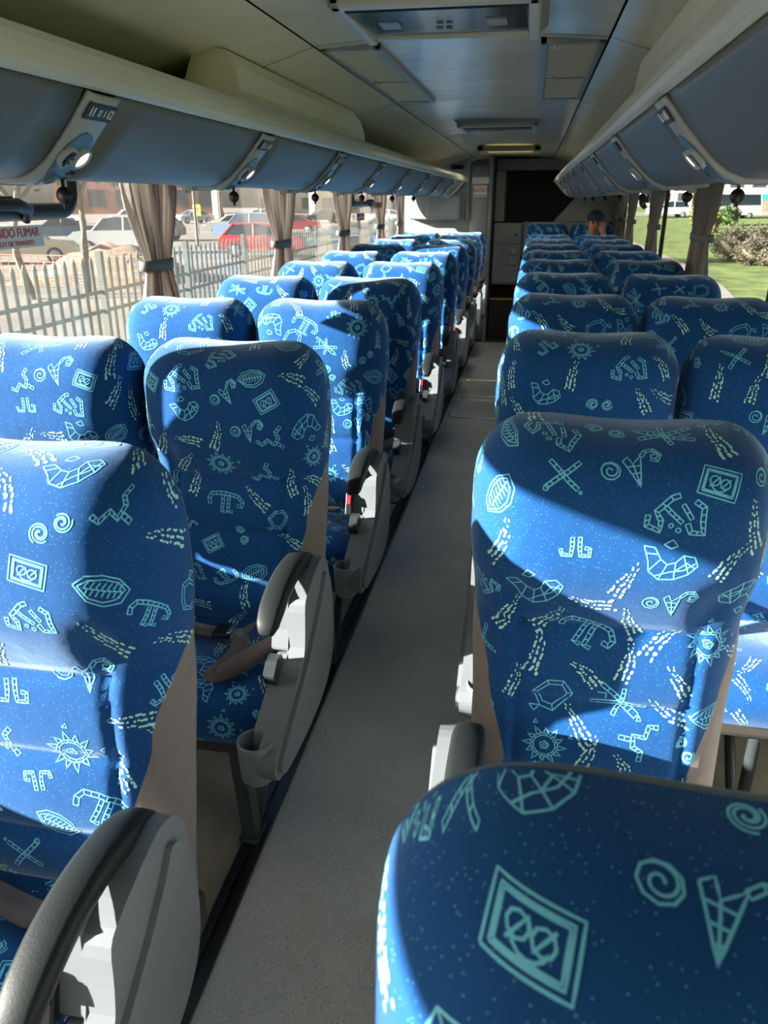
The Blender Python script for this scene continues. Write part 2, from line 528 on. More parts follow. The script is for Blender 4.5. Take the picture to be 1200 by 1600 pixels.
# --- ceiling vent grilles
def vent(x0, x1, y0, y1, lab):
    t = empty('ceiling_vent', ((x0 + x1) / 2, (y0 + y1) / 2, ceil_z((x0 + x1) / 2)))
    w, l = (x1 - x0) / 2, (y1 - y0) / 2
    m = MB()
    m.b2((-w, -l, -0.012), (-w + 0.02, l, 0.012)); m.b2((w - 0.02, -l, -0.012), (w, l, 0.012))
    m.b2((-w, -l, -0.012), (w, -l + 0.02, 0.012)); m.b2((-w, l - 0.02, -0.012), (w, l, 0.012)); m.b2((-w, 0.02, -0.012), (w, 0.035, 0.012))
    m.build('frame', 'strip', t, bevel=0.002)
    m = MB(); m.b2((-w + 0.01, -l + 0.01, 0.004), (w - 0.01, l - 0.01, 0.006)); m.build('backing', 'shellback', t)
    m = MB()
    n = 46
    for k in range(n):
        y = -l + 0.025 + (2 * l - 0.05) * (k + 0.5) / n
        if abs(y - 0.0275) < 0.012: continue
        m.box((0, y, -0.004), (2 * w - 0.04, 0.017, 0.003), rot=Matrix.Rotation(R(28), 3, 'X'))
    m.build('slats', 'vent', t)
    for yy in (-l + 0.05, -0.02, 0.08, l - 0.05):
        m = MB(); m.lathe([(0.0, -0.013), (0.006, -0.013), (0.007, -0.008)], (-w + 0.045, yy, 0), 8); m.build('screw', 'chrome', t)
    tag(t, lab, 'vent', 'ceiling ventilation grilles')
vent(CX - 0.42, CX - 0.235, 2.60, 3.98, 'slatted grey ventilation grille in the ceiling, left of the centre panel')
vent(CX + 0.235, CX + 0.42, 2.60, 3.98, 'slatted grey ventilation grille in the ceiling, right of the centre panel')

# --- fold-down monitors
def monitor(y0, y1, lab, sc=1.0):
    t = empty('ceiling_monitor', (CX, (y0 + y1) / 2, 1.935))
    w, l = 0.235 * sc, (y1 - y0) / 2
    m = MB()
    m.b2((-w, -l, -0.04), (-w + 0.03, l, 0.01)); m.b2((w - 0.03, -l, -0.04), (w, l, 0.01))
    m.b2((-w, -l, -0.04), (w, -l + 0.045, 0.01)); m.b2((-w, l - 0.03, -0.03), (w, l, 0.01))
    m.build('bezel', 'lip', t, bevel=0.008, seg=3)
    m = MB(); m.prism([(-w - 0.03, 0.008), (w + 0.03, 0.008), (w - 0.005, -0.022), (-w + 0.005, -0.022)], -l - 0.01, l + 0.02, axis='y'); m.build('surround', 'strip', t, bevel=0.006)
    m = MB(); m.box((0, 0.0, -0.03), (2 * w - 0.06, 2 * l - 0.09, 0.006), rot=Matrix.Rotation(R(3), 3, 'X')); m.build('screen', 'screen', t, bevel=0.002)
    for sx in (-1, 1):
        m = MB(); m.b2((sx * 0.13 - 0.025, -0.045, -0.039), (sx * 0.13 + 0.025, 0.03, -0.034)); m.build('speaker_patch', 'rear', t, bevel=0.006)
    m = MB(); m.tube([(-0.02, 0.03, -0.038), (-0.004, 0.03, -0.038)], 0.004, 8); m.tube([(0.004, 0.03, -0.038), (0.02, 0.03, -0.038)], 0.004, 8); m.build('button', 'grey', t)
    tag(t, lab, 'monitor', 'ceiling monitors')
monitor(1.95, 2.42, 'large dark flip-down screen in the ceiling nearest the camera')
monitor(5.05, 5.55, 'small far flip-down screen recessed in the ceiling towards the rear')
# yellowish hatch; the glow and the light in it are added
t = empty('ceiling_cover', (CX, 7.6, 1.93))
m = MB(); m.b2((-0.27, -0.28, -0.045), (0.27, -0.22, 0.0)); m.b2((-0.27, 0.22, -0.045), (0.27, 0.28, 0)); m.b2((-0.27, -0.28, -0.045), (-0.21, 0.28, 0)); m.b2((0.21, -0.28, -0.045), (0.27, 0.28, 0))
m.build('frame', 'amber', t, bevel=0.01)
m = MB(); m.b2((-0.2, -0.21, -0.03), (0.2, 0.21, -0.02)); m.build('glow_panel', 'cover_glow', t, bevel=0.004)
ld = bpy.data.lights.new('rear_fill', 'AREA'); ld.shape = 'SQUARE'; ld.size = 0.38; ld.energy = 2.2; ld.color = (1.0, 0.93, 0.78)  # fill light added under the cover to brighten the rear
lo = bpy.data.objects.new('rear_fill_light', ld); COL.objects.link(lo); lo.location = (CX, 7.6, 1.885)
tag(t, 'yellowish rectangular ceiling cover near the rear of the bus', 'ceiling cover')

# --- duct covers on top of the racks
for sgn, y0, y1, lab in ((-1, 2.20, 3.74, 'beige boxed duct cover between left luggage rack and ceiling'), (1, 1.35, 2.55, 'pale boxed duct cover between right luggage rack and ceiling')):
    m = MB()
    prof = [(0.50, 1.726), (0.505, 1.76), (0.53, 1.82), (0.57, 1.862), (0.60, 1.868), (0.66, 1.85), (0.66, 1.726)]
    if sgn > 0: prof = [(0.49, 1.726), (0.50, 1.78), (0.515, 1.86), (0.54, 1.875), (0.66, 1.845), (0.66, 1.726)]
    for sg in (1,):
        A = [(CX + sgn * c, y0, z) for c, z in prof]; B = [(CX + sgn * c, y1, z) for c, z in prof]
        n = len(prof)
        # ends are slanted back a little
        A = [(p[0], y0 - 0.9 * (1.87 - p[2]), p[2]) for p in A]; B = [(p[0], y1 - 0.6 * (1.87 - p[2]), p[2]) for p in B]
        m.grid([A, B], 0, False); m.add(A, [tuple(range(n))]); m.add(B, [tuple(range(n))[::-1]])
    m.b2((CX + sgn * 0.66, y0, 1.726), (CX + sgn * 1.17, y1, 1.80))
    tag(m.build('duct_cover', 'duct', bevel=0.012, seg=3), lab, 'duct cover')

# ================================================================= LUGGAGE RACKS
PROF = [(0.452, 1.662), (0.468, 1.645), (0.485, 1.625), (0.503, 1.605), (0.522, 1.585), (0.543, 1.565), (0.566, 1.549), (0.590, 1.540), (0.630, 1.540), (0.70, 1.546)]
def prof_at(s, off=0.0):
    P = [Vector(p) for p in PROF]
    L = [0]
    for a, b in zip(P, P[1:]): L.append(L[-1] + (b - a).length)
    d = s * L[-1]
    for k in range(len(P) - 1):
        if d <= L[k + 1] + 1e-9:
            t = (d - L[k]) / (L[k + 1] - L[k]); p = P[k].lerp(P[k + 1], t)
            tn = (P[k + 1] - P[k]).normalized(); nn = Vector((-abs(tn.y), -abs(tn.x)))
            # smooth normal
            return p + nn * off, nn
    return P[-1], Vector((0, -1))

def rack(sgn, strips, yend, label, tags):
    t = empty('luggage_rack', (CX, 0, 0))
    X = lambda c: sgn * c
    # body
    m = MB()
    body = [(0.458, 1.66)] + [(c + 0.006, z + 0.006) for c, z in PROF[1:-1]] + [(0.70, 1.552), (1.179, 1.60), (1.179, 1.70), (0.50, 1.705)]
    m.prism([(X(c), z) for c, z in body], Y0, yend, axis='y')
    m.build('rack_body', 'darkgap', t)
    # end cap
    m = MB(); m.prism([(X(c), z) for c, z in [(0.44, 1.712), (0.435, 1.66)] + PROF + [(1.179, 1.595), (1.179, 1.71)]], yend, yend + 0.03, axis='y'); m.build('end_cap', 'strip', t, bevel=0.006)
    # lip with a rounded face and a shelf back to the wall
    m = MB()
    lip = [(1.179, 1.722), (0.50, 1.722), (0.462, 1.724), (0.446, 1.718), (0.436, 1.706), (0.430, 1.690), (0.430, 1.676), (0.436, 1.664), (0.446, 1.660), (0.462, 1.664), (0.50, 1.70), (1.179, 1.70)]
    m.prism([(X(c), z) for c, z in lip], Y0, yend + 0.02, axis='y', smooth=False)
    m.build('rack_lip', 'lip', t, bevel=0.003)
    # underside
    m = MB(); m.prism([(X(0.70), 1.546), (X(1.179), 1.592), (X(1.179), 1.60), (X(0.70), 1.554)], Y0, yend, axis='y'); m.build('underside_panel', 'strip', t)
    sw = 0.050
    edges = [Y0] + [y for s_ in strips for y in (s_ - sw, s_ + sw)] + [yend]
    N = 22
    for k in range(0, len(edges), 2):
        a, b = edges[k] + 0.004, edges[k + 1] - 0.004
        if b - a < 0.06: continue
        G = []; q = 8
        for j in range(q + 1):
            y = a + (b - a) * j / q
            row = []
            for i in range(N + 1):
                e = 1 - abs(2 * i / N - 1) ** 8
                p, n = prof_at(i / N * 0.86 + 0.005, 0.004 * e)
                row.append((X(p.x), y, p.y))
            G.append(row)
        m = MB(); m.grid(G, 0, True)
        d = m.build('rack_door', 'door', t, recalc=False)
        sol = d.modifiers.new('s', 'SOLIDIFY'); sol.thickness = 0.006; sol.offset = 0
        # latch at the lower edge
        p, n = prof_at(0.80, 0.012)
        m = MB(); m.box((X(p.x), 0, p.y), (0.028, 0.03, 0.016)); m.box((X(p.x + 0.012), 0, p.y - 0.006), (0.018, 0.018, 0.014))
        l = m.build('latch', 'strip', d, bevel=0.003); l.location.y = b - 0.035
    for k, y in enumerate(strips):
        G = []; w = sw
        for j, yy in enumerate((-w, -w * 0.55, 0, w * 0.55, w)):
            row = []
            for i in range(N + 1):
                s = i / N
                e = 0.008 if abs(yy) < w * 0.9 else 0.003
                p, n = prof_at(s, e + 0.004)
                row.append((X(p.x), yy, p.y))
            G.append(row)
        m = MB(); m.grid(G, 0, True)
        s_ = m.build('service_panel', 'strip', t, recalc=False); s_.location.y = y
        sol = s_.modifiers.new('s', 'SOLIDIFY'); sol.thickness = 0.008; sol.offset = 0
        if y > 8 or y < 0.3: continue
        def place(o, s, yy, off):
            p, n = prof_at(s, off)
            nv = Vector((X(n.x), 0, n.y)); zax = nv
            xax = Vector((0, -1, 0)) if sgn > 0 else Vector((0, 1, 0))
            yax = zax.cross(xax)
            Mx = Matrix((xax, yax, zax)).transposed().to_4x4()
            Mx.translation = Vector((X(p.x), yy, p.y))
            o.matrix_local = Mx
        # recessed blue field, following the curve of the panel
        def patch(nm, mt, s0, hs_, hy, off, cut=0.0):
            G2 = []
            for q in range(15):
                f = math.sin(PI / 2 * (2 * q / 14 - 1)); wd = math.sqrt(max(0, 1 - f * f)) * hy * (1 - 0.25 * f)
                row = []
                for r_ in range(9):
                    p, n = prof_at(min(1, max(0, s0 + f * hs_)), off)
                    row.append((X(p.x), -wd + 2 * wd * r_ / 8, p.y))
                G2.append(row)
            mm = MB(); mm.grid(G2, 0, True); oo = mm.build(nm, mt, s_, recalc=False)
            so = oo.modifiers.new('s', 'SOLIDIFY'); so.thickness = 0.003; so.offset = 0
            return oo
        patch('recess', 'strip_blue', 0.43, 0.21, 0.037, 0.0165)
        for yy, kind in ((-0.021, 0), (0.022, 1)):
            m = MB(); m.lathe([(0.0205, 0.0), (0.0205, 0.007), (0.0175, 0.009), (0.0165, 0.003), (0.0, 0.003)], (0, 0, 0), 20)
            o = m.build('air_vent' if kind == 0 else 'reading_lamp', 'strip', s_); place(o, 0.38, yy, 0.0165)
            if kind == 0:
                m = MB()
                for q in range(4): m.box((0, 0, 0.006), (0.032, 0.002, 0.003), rot=Matrix.Rotation(q * PI / 4, 3, 'Z'))
                g = m.build('vent_vanes', 'tag', o)
            else:
                m = MB(); m.lathe([(0.0, 0.0075), (0.011, 0.007), (0.0168, 0.004)], (0, 0, 0), 20); g = m.build('lamp_lens', 'lamp', o)
        m = MB(); m.lathe([(0.011, 0.0), (0.011, 0.004), (0.008, 0.005), (0.005, 0.003), (0, 0.004)], (0, 0, 0), 16)
        o = m.build('call_button', 'strip_blue', s_); place(o, 0.56, -0.004, 0.0165)
        m = MB(); m.lathe([(0.006, 0.0), (0.006, 0.003), (0.0, 0.004)], (0, 0, 0), 12)
        o = m.build('switch', 'tag', s_); place(o, 0.50, 0.026, 0.0165)
        patch('speaker_cover', 'strip', 0.83, 0.10, 0.034, 0.0165)
        m = MB(); m.box((0, 0, 0), (0.086, 0.030, 0.003))
        o = m.build('number_tag', 'tag', s_, bevel=0.002); place(o, 0.09, 0, 0.0175)
        if tags.get(k):
            for xx, tx in ((-0.028, tags[k][0]), (0.027, tags[k][1])):
                tt = text('seat_number', tx, 0.023, (0, 0, 0), (0, 0, 0), 'white', o, sx=0.8); tt.location = (xx, 0, 0.0025)
            m = MB(); m.b2((-0.008, -0.006, 0.0017), (-0.0066, 0.006, 0.0024)); m.b2((-0.002, -0.006, 0.0017), (-0.0006, 0.006, 0.0024)); m.b2((-0.008, 0.005, 0.0017), (-0.0006, 0.006, 0.0024)); m.b2((-0.008, -0.006, 0.0017), (-0.0006, -0.005, 0.0024)); m.b2((0.0105, -0.006, 0.0017), (0.0125, 0.006, 0.0024))
            m.build('window_symbol', 'white', o)
    tag(t, label, 'luggage rack')
    return t
sl = [-0.39, 0.455, 1.30, 2.145, 2.99, 3.84, 4.68, 5.53, 6.38, 7.22, 8.07]
rack(-1, sl, 8.55, 'long overhead luggage rack with blue-grey doors above the left windows', {2: ('11', '12'), 3: ('15', '16'), 4: ('19', '20'), 5: ('23', '24')})
sr = [-0.17, 0.675, 1.52, 2.365, 3.21, 4.055, 4.90, 5.75, 6.59, 7.44, 8.28]
rack(1, sr, 8.95, 'long overhead luggage rack with blue-grey doors above the right windows', {1: ('9', '10'), 2: ('13', '14')})

# --- coat hooks under the racks
def hook():
    t = empty('coat_hook')
    m = MB(); m.tube([(0, 0, 0.0), (0, 0, -0.012)], 0.006, 10); m.tube([(-0.02, 0, -0.004), (0.022, 0, -0.002)], 0.004, 8); m.build('bracket', 'black', t)
    m = MB(); m.tube([(0, 0, -0.01), (0, -0.002, -0.028)], 0.0035, 8)
    m.lathe([(0.0, -0.005), (0.013, -0.004), (0.015, 0.0), (0.013, 0.004), (0.0, 0.005)], (0, -0.002, -0.038), 18, axis='y')
    m.tube([(0, -0.002, -0.05), (0, -0.002, -0.060)], 0.004, 8)
    m.build('hook_disc', 'black', t)
    return t
hk = hook(); first = True
ords = ['nearest', 'second', 'third', 'fourth', 'fifth', 'sixth', 'seventh', 'eighth', 'ninth']
for side, xs, ysk in (('left', CX - 0.56, [1.33, 2.16, 3.01, 3.86, 4.71, 5.56]), ('right', CX + 0.665, [1.84, 2.42, 3.4, 4.3, 5.2, 6.2, 7.2])):
    for i, y in enumerate(ysk):
        h = hk if first else copy_tree(hk); first = False
        h.location = (xs, y, 1.545)
        tag(h, 'small black plastic coat hook under the %s luggage rack, %s from the camera' % (side, ords[i]), 'hook', 'coat hooks under the racks')

# ================================================================= SEATS
def smooth(a, b, x):
    t = max(0.0, min(1.0, (x - a) / (b - a))); return t * t * (3 - 2 * t)
def lerp_tab(tab, x):
    if x <= tab[0][0]: return tab[0][1]
    for (a, b), (c, d) in zip(tab, tab[1:]):
        if x <= c:
            t = (x - a) / (c - a); t = t * t * (3 - 2 * t); return b + (d - b) * t
    return tab[-1][1]
def ga(x, s): return math.exp(-(x / s) ** 2)

Z0S = 1.075
T_A = [(0.40, 0.206), (0.66, 0.210), (0.86, 0.217), (1.0, 0.229), (1.1, 0.228)]
T_B = [(0.40, 0.075), (0.60, 0.105), (0.86, 0.125), (1.00, 0.16), (1.10, 0.155)]
T_Y = [(0.40, 0.045), (0.86, 0.105), (1.20, 0.10)]
T_UB = [(0.40, 0.60), (0.60, 0.70), (0.76, 0.86), (0.90, 1.0)]
def back_point(u, zz, w):
    """zz nominal height; w>0 in the shoulder region."""
    A = lerp_tab(T_A, zz); B = lerp_tab(T_B, zz); yr = lerp_tab(T_Y, zz)
    a = A - 0.085 * (1 - math.sqrt(max(0, 1 - w ** 2.2)))
    x = a * u
    top = 1.183 + 0.006 * math.exp(-((abs(x) - 0.12) / 0.07) ** 2)
    z = zz if w <= 0 else Z0S + w * (top - Z0S)
    n = 4.2
    env = (max(0, 1 - abs(u) ** n) * max(0, 1 - w ** 2.6)) ** (1 / 2.3)
    f = B * env
    # relief of the padding
    f += env * (0.010 * ga(abs(x) - 0.165, 0.045) * (1 - 0.5 * smooth(0.9, 1.05, z)))           # side bolsters
    f += env * 0.014 * ga(x, 0.16) * ga(z - 0.66, 0.16)
    for zs in (0.875, 0.735, 0.60, 0.485):
        k = 1 - smooth(0.135, 0.15, abs(x)) * 0.8
        f -= env * k * (0.009 * ga(z - zs, 0.007) + 0.006 * ga(z - zs, 0.03))
    if z < 0.88:
        f -= env * 0.008 * ga(abs(x) - 0.135, 0.008)
    f -= env * 0.020 * ga(abs(x) - 0.15, 0.03) * ga(z - 0.93, 0.05)
    f -= env * 0.004 * ga(abs(x) - 0.17 + 0.3 * (z - 1.0), 0.006) * ga(z - 0.98, 0.06)
    return Vector((x, yr - f, z))

def rows_back():
    rows = []
    n1, n2 = 74, 20
    for j in range(n1 + 1):
        rows.append((0.42 + (Z0S - 0.42) * j / n1, 0.0))
    for j in range(1, n2 + 1):
        w = math.sin(PI / 2 * j / n2)
        rows.append((Z0S, w))
    return rows
def back_zz(zz, w):
    return zz if w <= 0 else Z0S + w * 0.115
def back_grid(u0f, u1f, nu, rows):
    G = []
    for zz, w in rows:
        z = back_zz(zz, w)
        a, b = u0f(z), u1f(z)
        row = []
        for i in range(nu + 1):
            p = a + (b - a) * i / nu
            u = math.sin(p * PI / 2) if abs(b - a) > 1 else p
            row.append(back_point(max(-1, min(1, u)), z if w > 0 else zz, w))
        G.append(row)
    return G

class Chart:
    def __init__(s, G):
        s.G = np.array([[tuple(p) for p in r] for r in G])
        J, I, _ = s.G.shape
        d = np.linalg.norm(np.diff(s.G, axis=1), axis=2)
        S = np.concatenate([np.zeros((J, 1)), np.cumsum(d, axis=1)], axis=1)
        mid = I // 2
        s.S = S - S[:, mid:mid + 1]
        dm = np.linalg.norm(np.diff(s.G[:, mid], axis=0), axis=1)
        s.T = np.concatenate([[0], np.cumsum(dm)])
        s.J, s.I = J, I
    def at(s, a, t):
        if t < s.T[0] or t > s.T[-1]: return None
        j = int(np.searchsorted(s.T, t)) - 1; j = max(0, min(s.J - 2, j))
        ft = (t - s.T[j]) / (s.T[j + 1] - s.T[j] + 1e-12)
        row = s.G[j] * (1 - ft) + s.G[j + 1] * ft
        sr = s.S[j] * (1 - ft) + s.S[j + 1] * ft
        if a < sr[0] + 0.001 or a > sr[-1] - 0.001: return None
        i = int(np.searchsorted(sr, a)) - 1; i = max(0, min(s.I - 2, i))
        fs = (a - sr[i]) / (sr[i + 1] - sr[i] + 1e-12)
        p = row[i] * (1 - fs) + row[i + 1] * fs
        du = row[i + 1] - row[i]
        dv = s.G[j + 1, i] - s.G[j, i]
        n = np.cross(du, dv); L = np.linalg.norm(n)
        n = n / L if L > 1e-12 else np.array([0, -1, 0])
        return p, n

# ---- motifs of the woven pattern, unit size about +-1
def circ(cx, cy, r, a0=0, a1=360, n=16, ry=None):
    ry = ry or r
    return [(cx + r * math.cos(R(a0 + (a1 - a0) * k / n)), cy + ry * math.sin(R(a0 + (a1 - a0) * k / n))) for k in range(n + 1)]
def spir(cx, cy, r0, r1, turns, n=26, ph=0, d=1):
    return [(cx + (r0 + (r1 - r0) * k / n) * math.cos(ph + d * 2 * PI * turns * k / n), cy + (r0 + (r1 - r0) * k / n) * math.sin(ph + d * 2 * PI * turns * k / n)) for k in range(n + 1)]
def limb(pts, w=0.12):
    """outlined band along a polyline, with cross ticks"""
    L = []; Rr = []
    for i, p in enumerate(pts):
        a = pts[max(i - 1, 0)]; b = pts[min(i + 1, len(pts) - 1)]
        dx, dy = b[0] - a[0], b[1] - a[1]; l = math.hypot(dx, dy) or 1
        L.append((p[0] - dy / l * w, p[1] + dx / l * w)); Rr.append((p[0] + dy / l * w, p[1] - dx / l * w))
    out = [L + Rr[::-1] + [L[0]]]
    for i in range(1, len(pts) - 1): out.append([L[i], Rr[i]])
    for i in range(len(pts) - 1):
        if math.hypot(pts[i + 1][0] - pts[i][0], pts[i + 1][1] - pts[i][1]) > 0.38:
            out.append([((L[i][0] + L[i + 1][0]) / 2, (L[i][1] + L[i + 1][1]) / 2), ((Rr[i][0] + Rr[i + 1][0]) / 2, (Rr[i][1] + Rr[i + 1][1]) / 2)])
    return out
def motif(k, rnd):
    if k == 0:   # twin spirals
        return [spir(-0.45, 0.3, 0.05, 0.45, 1.7), spir(-0.45, 0.3, 0.12, 0.55, 1.4, ph=0.5), spir(0.5, -0.35, 0.05, 0.42, 1.7, ph=PI), spir(0.5, -0.35, 0.1, 0.5, 1.3, ph=PI + .5)]
    if k == 1:   # framed stamp
        o = [[(-1, -.75), (1, -.75), (1, .75), (-1, .75), (-1, -.75)], [(-.82, -.58), (.82, -.58), (.82, .58), (-.82, .58), (-.82, -.58)], [(-.74, -.5), (.74, -.5), (.74, .5), (-.74, .5), (-.74, -.5)]]
        o += [circ(-.3, .05, .26, n=8), circ(.28, .0, .26, n=8), [(-.5, -.3), (-.1, .3), (.1, -.25), (.5, .3)], circ(0, 0, .45, 200, 340, 6)]
        return o
    if k == 2:   # crossed bones
        o = limb([(-.9, -.7), (-.3, -.2), (.3, .25), (.85, .8)], .11) + limb([(-.75, .75), (-.2, .2), (.3, -.3), (.8, -.7)], .11)
        return o + [circ(.95, -.85, .08, n=5), circ(-.9, -.75, .16, n=5)]
    if k == 3:   # long-backed animal with hooked ends
        o = limb([(-1, -.25), (-1.05, .1), (-.85, .4), (-.3, .45), (.3, .38), (.8, .25), (1.05, -.1), (.95, -.35), (.7, -.3)], .10)
        return o + limb([(-.15, .35), (-.2, -.2), (-.3, -.7), (-.05, -.72)], .08) + limb([(.2, .33), (.15, -.2), (.1, -.7), (.38, -.72)], .08)
    if k == 4:   # spiral and netted triangle
        o = [spir(-.75, .0, .05, .34, 1.4), circ(-.75, 0, .36, n=9)]
        o += [[(-.25, .35), (.25, -.75), (.45, .55), (.1, .2), (-.05, .55), (-.25, .35)], [(-.1, .1), (.38, .1)], [(.02, -.2), (.34, -.2)], [(.12, -.5), (.3, -.45)], [(.1, .2), (.25, -.7)]]
        o += limb([(.45, .5), (.65, .75), (.95, .8), (1.15, .5), (1.0, .25), (.8, .35)], .07) + [spir(.92, .5, .03, .22, 1.3)]
        return o
    if k == 5:   # sun
        o = [circ(0, 0, .58, n=12), circ(0, 0, .47, n=12), circ(0, 0, .2, n=5), spir(0, 0, .03, .15, 1.2, 8)]
        for q in range(12):
            a = 2 * PI * q / 12 + .1; l = .95 if q % 2 else .85
            o.append([(.6 * math.cos(a - .16), .6 * math.sin(a - .16)), (l * math.cos(a + .1), l * math.sin(a + .1)), (.6 * math.cos(a + .2), .6 * math.sin(a + .2))])
            o.append([(.47 * math.cos(a), .47 * math.sin(a)), (.58 * math.cos(a), .58 * math.sin(a))])
        o.append([(1.1, .2), (1.25, .3), (1.22, .1), (1.1, .2)]); o.append([(-.2, 1.1), (-.05, 1.25), (.0, 1.08), (-.2, 1.1)])
        return o
    if k == 6:   # veined shell
        o = [[(-1.05, .1), (-.7, .5), (-.1, .62), (.5, .5), (.95, .1), (.7, -.4), (.1, -.6), (-.5, -.45), (-1.05, .1)], [(-.9, .08), (-.55, .36), (0, .46), (.5, .36), (.78, .08), (.5, -.28), (.05, -.44), (-.45, -.32), (-.9, .08)]]
        for q in range(7):
            x = -.62 + q * .2
            o.append([(x, -.25 + .03 * (q % 2)), (x + .08, 0), (x - .02, .12), (x + .1, .33)])
        o.append([(-.7, .05), (.65, .02)])
        return o
    if k == 7:   # pair of hooks
        return limb([(-.95, -.25), (-.85, -.62), (-.3, -.62), (-.25, 0), (-.28, .6)], .11) + limb([(.2, .65), (.22, 0), (.3, -.6), (.85, -.58), (.85, -.1), (.55, -.05)], .11)
    if k == 8:   # stepped ornament
        o = limb([(-1.0, -.1), (-.95, -.5), (-.45, -.6), (-.5, -.2), (-.75, .1), (-.35, .7), (-.1, .85)], .09)
        o += limb([(-.5, .35), (-.1, .1), (.25, -.1)], .07) + limb([(.1, .55), (.35, .3), (.55, .1)], .07)
        return o + limb([(.5, .75), (.85, .6), (.95, .1), (1.1, -.35), (.65, -.4), (.45, -.1)], .09) + [circ(.2, -.42, .1, n=5), circ(-.1, -.3, .09, n=5)]
    if k == 9:   # whale
        o = [[(-1, .7), (-.8, .1), (-.75, -.3), (-.35, -.65), (.2, -.6), (.7, -.35), (1, 0), (.85, .35), (.45, .4), (.2, .1), (-.1, .0), (-.35, .2), (-.6, .65), (-1, .7)]]
        o += [[(-.75, -.3), (-.35, .2)], [(-.35, -.65), (-.1, 0)], [(.2, -.6), (.2, .1)], [(.7, -.35), (.45, .4)], [(-.5, -.5), (.0, -.3), (.5, -.2), (.9, .1)], [(-.9, .4), (-.5, .4)], [(.2, -.25), (.6, .1), (.9, -.1)], [(-.3, .8), (0, 1), (.2, .75), (-.05, .65), (-.3, .8)]]
        return o
    if k == 10:  # winged insect
        o = limb([(-1.1, -.25), (-.5, -.1), (.1, 0), (.6, -.02), (1.15, .02)], .11) + limb([(-.9, .75), (-.2, .35), (.15, .05)], .09)
        o += limb([(.05, .75), (.1, .3), (.08, -.2), (-.05, -.75)], .08) + limb([(.2, -.1), (.6, -.35), (.9, -.55)], .14)
        return o + [[(-.95, .3), (-.6, .35), (-.55, .1)], [(1.0, -.5), (1.15, -.7), (.95, -.75), (1.0, -.5)]]
    if k == 11:  # crystal
        o = [[(-.8, .1), (-.2, .75), (.45, .8), (.85, .25), (.6, -.3), (.1, -.85), (-.45, -.7), (-.8, .1)], [(-.6, .1), (-.15, .55), (.4, .6), (.62, .22), (.4, -.25), (.05, -.6), (-.35, -.5), (-.6, .1)]]
        return o + [[(.45, .8), (.4, .6)], [(.85, .25), (.62, .22)], [(-.8, .1), (-.6, .1)], [(.1, -.85), (.05, -.6)], [(-.9, -.7), (-.45, -.7), (-.7, -.95), (-.9, -.7)], [(-.2, .75), (-.15, .55)]]
    # chevron squiggle
    o = limb([(-1, -.1), (-.7, -.35), (-.3, .0), (.05, -.35), (.35, .1), (.2, .5), (.5, .85)], .1)
    return o + limb([(.25, -.25), (.6, -.6)], .1)

